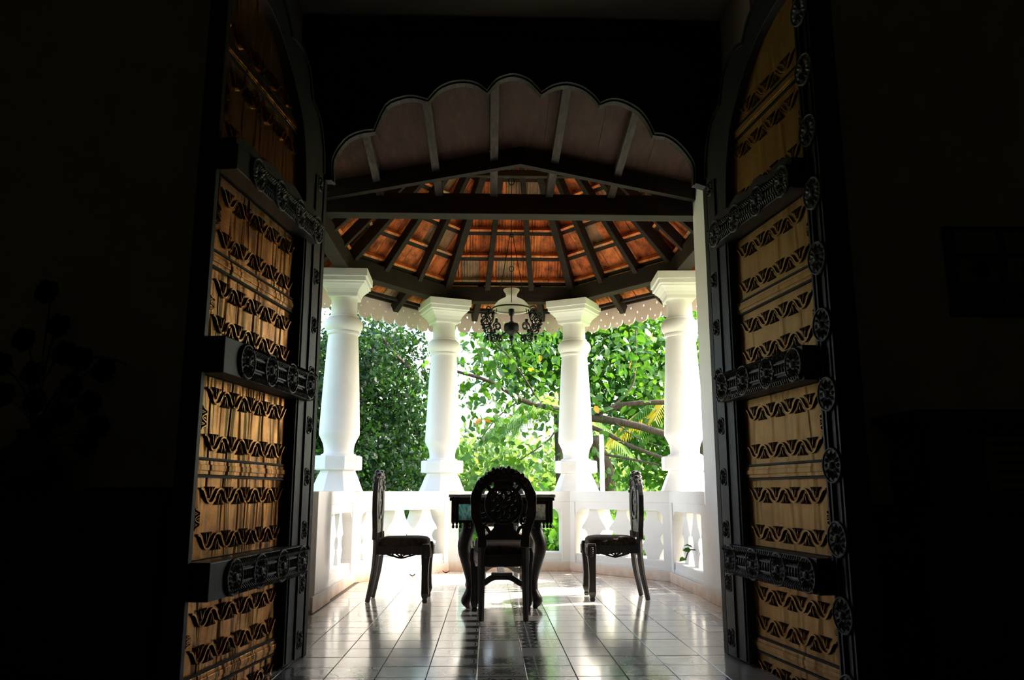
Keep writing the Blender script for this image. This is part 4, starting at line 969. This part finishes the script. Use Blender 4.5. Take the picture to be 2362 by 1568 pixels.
# broad-leaved tree right of the middle: branches reach in from the right, its nearest leaves are single parts
BL = empty('broad_leaved_tree', (1.75, 13.4, G0)); tag(BL, 'broad-leaved tree with long bare branches between the two middle columns and to their right', 'tree')
def br(pts, r0, r1):
    pts = spl([tuple(at(*p) - Vector((1.75, 13.4, G0))) for p in pts], 4); MB().tube(pts, [.74 * (r0 + (r1 - r0) * i / (len(pts) - 1)) for i in range(len(pts))], 8).build('branch', M['bark'], BL, 60)
pB = [(1.75, 13.4, G0), (1.8, 13.5, .4), (2.0, 13.5, 1.1), (1.72, 13.3, 1.75)]
pts = spl([tuple(Vector(p) - Vector((1.75, 13.4, G0))) for p in pB], 4); MB().tube(pts, .13, 10).build('trunk', M['bark'], BL, 60)
br([(1345, 965, 13.2), (1290, 945, 13.0), (1210, 925, 12.8), (1130, 880, 12.6), (1048, 855, 12.5)], .075, .03)
br([(1345, 955, 13.2), (1390, 948, 13.1), (1450, 932, 13.0), (1540, 928, 12.8), (1640, 940, 12.6)], .07, .05)
br([(1350, 962, 13.2), (1400, 968, 13.1), (1470, 982, 12.9), (1530, 1000, 12.7), (1640, 1030, 12.5)], .09, .07)
br([(1365, 985, 13.1), (1400, 1000, 13.0), (1440, 1022, 12.8), (1490, 1042, 12.6), (1535, 1058, 12.4)], .05, .035)
br([(1360, 1030, 13.0), (1400, 1048, 12.9), (1450, 1058, 12.7), (1520, 1072, 12.5)], .035, .02)
br([(1385, 952, 13.0), (1415, 935, 12.9), (1462, 880, 13.2), (1466, 760, 13.4)], .03, .02)
br([(1200, 922, 12.8), (1150, 960, 12.6), (1110, 1010, 12.5)], .02, .01); br([(1250, 935, 12.9), (1180, 830, 12.7), (1120, 775, 12.6)], .025, .012)
br([(1300, 948, 13.0), (1270, 1010, 12.8), (1200, 1060, 12.7)], .025, .012); br([(1420, 975, 12.9), (1470, 1010, 12.6), (1525, 1030, 12.4)], .012, .008)
cl = [at(px, py, Yd) for px, py, Yd in [(1070, 800, 12.3), (1110, 850, 12.4), (1150, 790, 12.2), (1060, 880, 12.3), (1100, 925, 12.4), (1160, 870, 12.3), (1210, 800, 12.4), (1255, 790, 12.2), (1265, 850, 12.2), (1230, 880, 12.4), (1180, 950, 12.3), (1110, 990, 12.4), (1065, 960, 12.5), (1240, 980, 12.6),
      (1150, 1020, 12.4), (1080, 1040, 12.3), (1200, 1050, 12.5), (1270, 1030, 12.6), (1260, 930, 12.6), (1400, 790, 12.6), (1390, 860, 12.5), (1450, 800, 12.7), (1500, 770, 12.8), (1440, 850, 12.5), (1500, 830, 12.9), (1400, 910, 12.8), (1470, 900, 13.0), (1390, 1020, 12.8), (1430, 1070, 12.8), (1500, 960, 13.1), (1130, 760, 12.6), (1240, 760, 12.6), (1420, 760, 12.8)]]
lv, lf = leaf_tmpl(.62, .16); proto = []
for q in range(5):
    m = MB(); m.add([(x * 1.0, y * (1 + .1 * q - .2), z * (1 + .3 * q)) for x, y, z in lv], lf); proto.append(m.mesh('leaf', M['leafbig'] if q < 4 else M['leafbright'], None, False))
n_ = 0
for ci, c in enumerate(cl):
    for k in range(9):
        if n_ >= 292: break
        d, s, u = axes(1, (0, -.1, -.55), .9); o = link('leaf', proto[rnd.randrange(5)], BL); p = c + Vector(rng.normal(size=3)) * .17
        L = rnd.uniform(.11, .22); Mm = frame(tuple(p - Vector((1.75, 13.4, G0))), tuple(d[0] * L), tuple(s[0] * L), tuple(u[0] * L)); o.matrix_local = Mm; n_ += 1
for (px, py) in ((1283, 902), (1372, 935), (1505, 770), (1458, 832), (1110, 965), (1132, 975)):
    d, s, u = axes(1, (0, -.1, -1.6), .5); m = MB(); m.add(lv * .9, lf); me = m.mesh('dry_leaf', M['leafdry'], None, False); o = link('dry_leaf', me, BL); L = .15
    o.matrix_local = frame(tuple(at(px, py, 12.0) - Vector((1.75, 13.4, G0))), tuple(d[0] * L), tuple(s[0] * L), tuple(u[0] * L)); o['label'] = 'orange dry leaf'
cs = np.array([tuple(c) for c in cl]); cs = np.concatenate([cs + rng.normal(size=cs.shape) * (.35, .25, .2) + (0, .35, 0), cs + rng.normal(size=cs.shape) * (.4, .3, .3) + (0, .7, .05)])
cs = np.concatenate([cs, blob((.6, 13.6, 4.2), (2.4, 1.0, .7), 40), blob((3.4, 13.6, 3.4), (1.0, 1.0, 1.2), 30)])
leaves('foliage', BL, clumps(cs, 14, (.2, .2, .16)) - np.array((1.75, 13.4, G0)), (.07, .15), M['leafbig'], wide=.6, droop=.16, bias=(0, -.1, -.5))
# bright shrubs close behind the balustrade
for (c, r, ncl, sz, mt, lab) in (((.30, 12.2, .25), (.95, .7, .75), 120, (.12, .24), 'leafbright', 'bright green sunlit shrub behind the table, low in the middle gap'),
                            ((1.35, 11.9, -.05), (.5, .5, .55), 60, (.10, .2), 'leafbright', 'bright green shrub seen through the balustrade opening right of the table'),
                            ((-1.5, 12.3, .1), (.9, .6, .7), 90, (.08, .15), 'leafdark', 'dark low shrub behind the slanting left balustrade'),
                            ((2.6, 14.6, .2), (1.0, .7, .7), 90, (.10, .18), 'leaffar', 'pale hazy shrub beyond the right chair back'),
                            ((-3.0, 10.5, .1), (.6, .9, 1.2), 90, (.07, .13), 'leafdark', 'dark shrub close outside the left balustrade'),
                            ((3.1, 8.2, -.1), (.5, .8, .45), 40, (.08, .14), 'leafbright', 'low green shrub close outside the right balustrade')):
    base = (c[0], c[1], G0); tr = [([(c[0] + dx * .1, c[1], G0), (c[0] + dx * .25 * r[0], c[1], c[2] - .1), (c[0] + dx * .6 * r[0], c[1], c[2] + .3 * r[2])], .02, .008) for dx in (-1, 0, 1)]
    tree('garden_shrub', lab, 'shrub', base, [(c, r, 1.0)], ncl, 16, (.14, .14, .12), sz, M[mt], tr, 'garden shrubs', wide=.45)
# creeper tip through the right balustrade
cr_ = empty('creeper', (2.0, 7.75, 0)); tag(cr_, 'small green creeper tip poking through the right balustrade', 'plant')
MB().tube(spl([(.25, .1, .1), (.08, 0, .3), (-.08, 0, .36), (-.14, -.03, .28)], 4), .006, 5).build('stem', M['bark'], cr_, 60)
for k, p in enumerate(((-.08, 0, .36), (-.13, .02, .33), (-.14, -.03, .28), (-.05, .03, .37))):
    o = link('leaf', proto[k], cr_); d, s, u = axes(1, (-.6, -.3, -.4), .9); o.matrix_local = frame(p, tuple(d[0] * .09), tuple(s[0] * .09), tuple(u[0] * .09))
# yellowing palm on the right
def palm(base, H, fronds, L, mat, label, mat2=None):
    root = empty('palm', base); tag(root, label, 'palm'); MB().tube([(0, 0, 0), (.05, 0, H * .5), (0, 0, H)], [.11, .09, .08], 10).build('trunk', M['bark'], root, 60)
    for k in range(fronds):
        a = 2 * math.pi * k / fronds + rnd.uniform(-.2, .2); e = rnd.uniform(.1, .9); m = MB()
        rach = [Vector((math.cos(a) * L * t * math.cos(e * (1 - t * .9)), math.sin(a) * L * t * math.cos(e * (1 - t * .9)), H + L * (math.sin(e) * t - .75 * t * t))) for t in [i / 14 for i in range(15)]]
        m.tube(rach, [.016 - .0009 * i for i in range(15)], 4)
        side = Vector((-math.sin(a), math.cos(a), 0))
        for i in range(2, 15):
            for q in range(3):
                p = rach[i - 1].lerp(rach[i], q / 3); t = (rach[i] - rach[i - 1]).normalized(); ll = L * .30 * math.sin(math.pi * (i + q / 3) / 15.5) + .05
                for sg in (-1, 1):
                    d = (side * sg * .8 + t * .7 + Vector((0, 0, -.35))).normalized(); w = t * .014
                    m.add([p - w, p + w, p + d * ll * .6 + w - Vector((0, 0, .02)), p + d * ll - Vector((0, 0, .09 * ll / .3))], [(0, 1, 2), (0, 2, 3)])
        m.build('frond', (mat2 if mat2 and k % 2 else mat), root, None, 0, False)
    return root
palm((3.75, 14.2, G0), 3.2, 9, 1.8, M['leafyellow'], 'yellowing palm behind the rightmost gap', M['leafbright'])
palm((-2.6, 17.5, G0), 2.3, 9, 2.2, M['leafbright'], 'green palm half hidden behind the dense dark tree')
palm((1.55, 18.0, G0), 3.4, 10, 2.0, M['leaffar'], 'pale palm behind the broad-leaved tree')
# background trees
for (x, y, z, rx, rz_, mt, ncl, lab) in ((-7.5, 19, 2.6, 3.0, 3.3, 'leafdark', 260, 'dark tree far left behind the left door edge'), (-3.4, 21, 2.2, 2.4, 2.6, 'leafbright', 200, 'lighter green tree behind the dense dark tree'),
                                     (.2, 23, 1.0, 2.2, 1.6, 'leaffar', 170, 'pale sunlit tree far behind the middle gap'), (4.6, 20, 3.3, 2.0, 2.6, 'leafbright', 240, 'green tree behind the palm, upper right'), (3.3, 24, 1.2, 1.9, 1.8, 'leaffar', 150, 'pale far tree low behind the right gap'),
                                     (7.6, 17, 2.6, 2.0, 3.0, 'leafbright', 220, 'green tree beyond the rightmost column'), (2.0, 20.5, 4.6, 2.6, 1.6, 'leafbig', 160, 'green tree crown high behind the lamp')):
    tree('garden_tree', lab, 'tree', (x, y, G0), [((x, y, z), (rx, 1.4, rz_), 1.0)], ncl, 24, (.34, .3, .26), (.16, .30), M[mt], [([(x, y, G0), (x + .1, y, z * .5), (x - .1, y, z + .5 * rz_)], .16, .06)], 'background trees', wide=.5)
pp = MB().lathe([(.036, -.7), (.036, 1.72), (.026, 1.75)], 12, Matrix.Translation((1.72, 12.2, 0))).build('garden_post', M['white'], None, 40)
tag(pp, 'thin white post standing in the garden just right of the sunlit column', 'post')
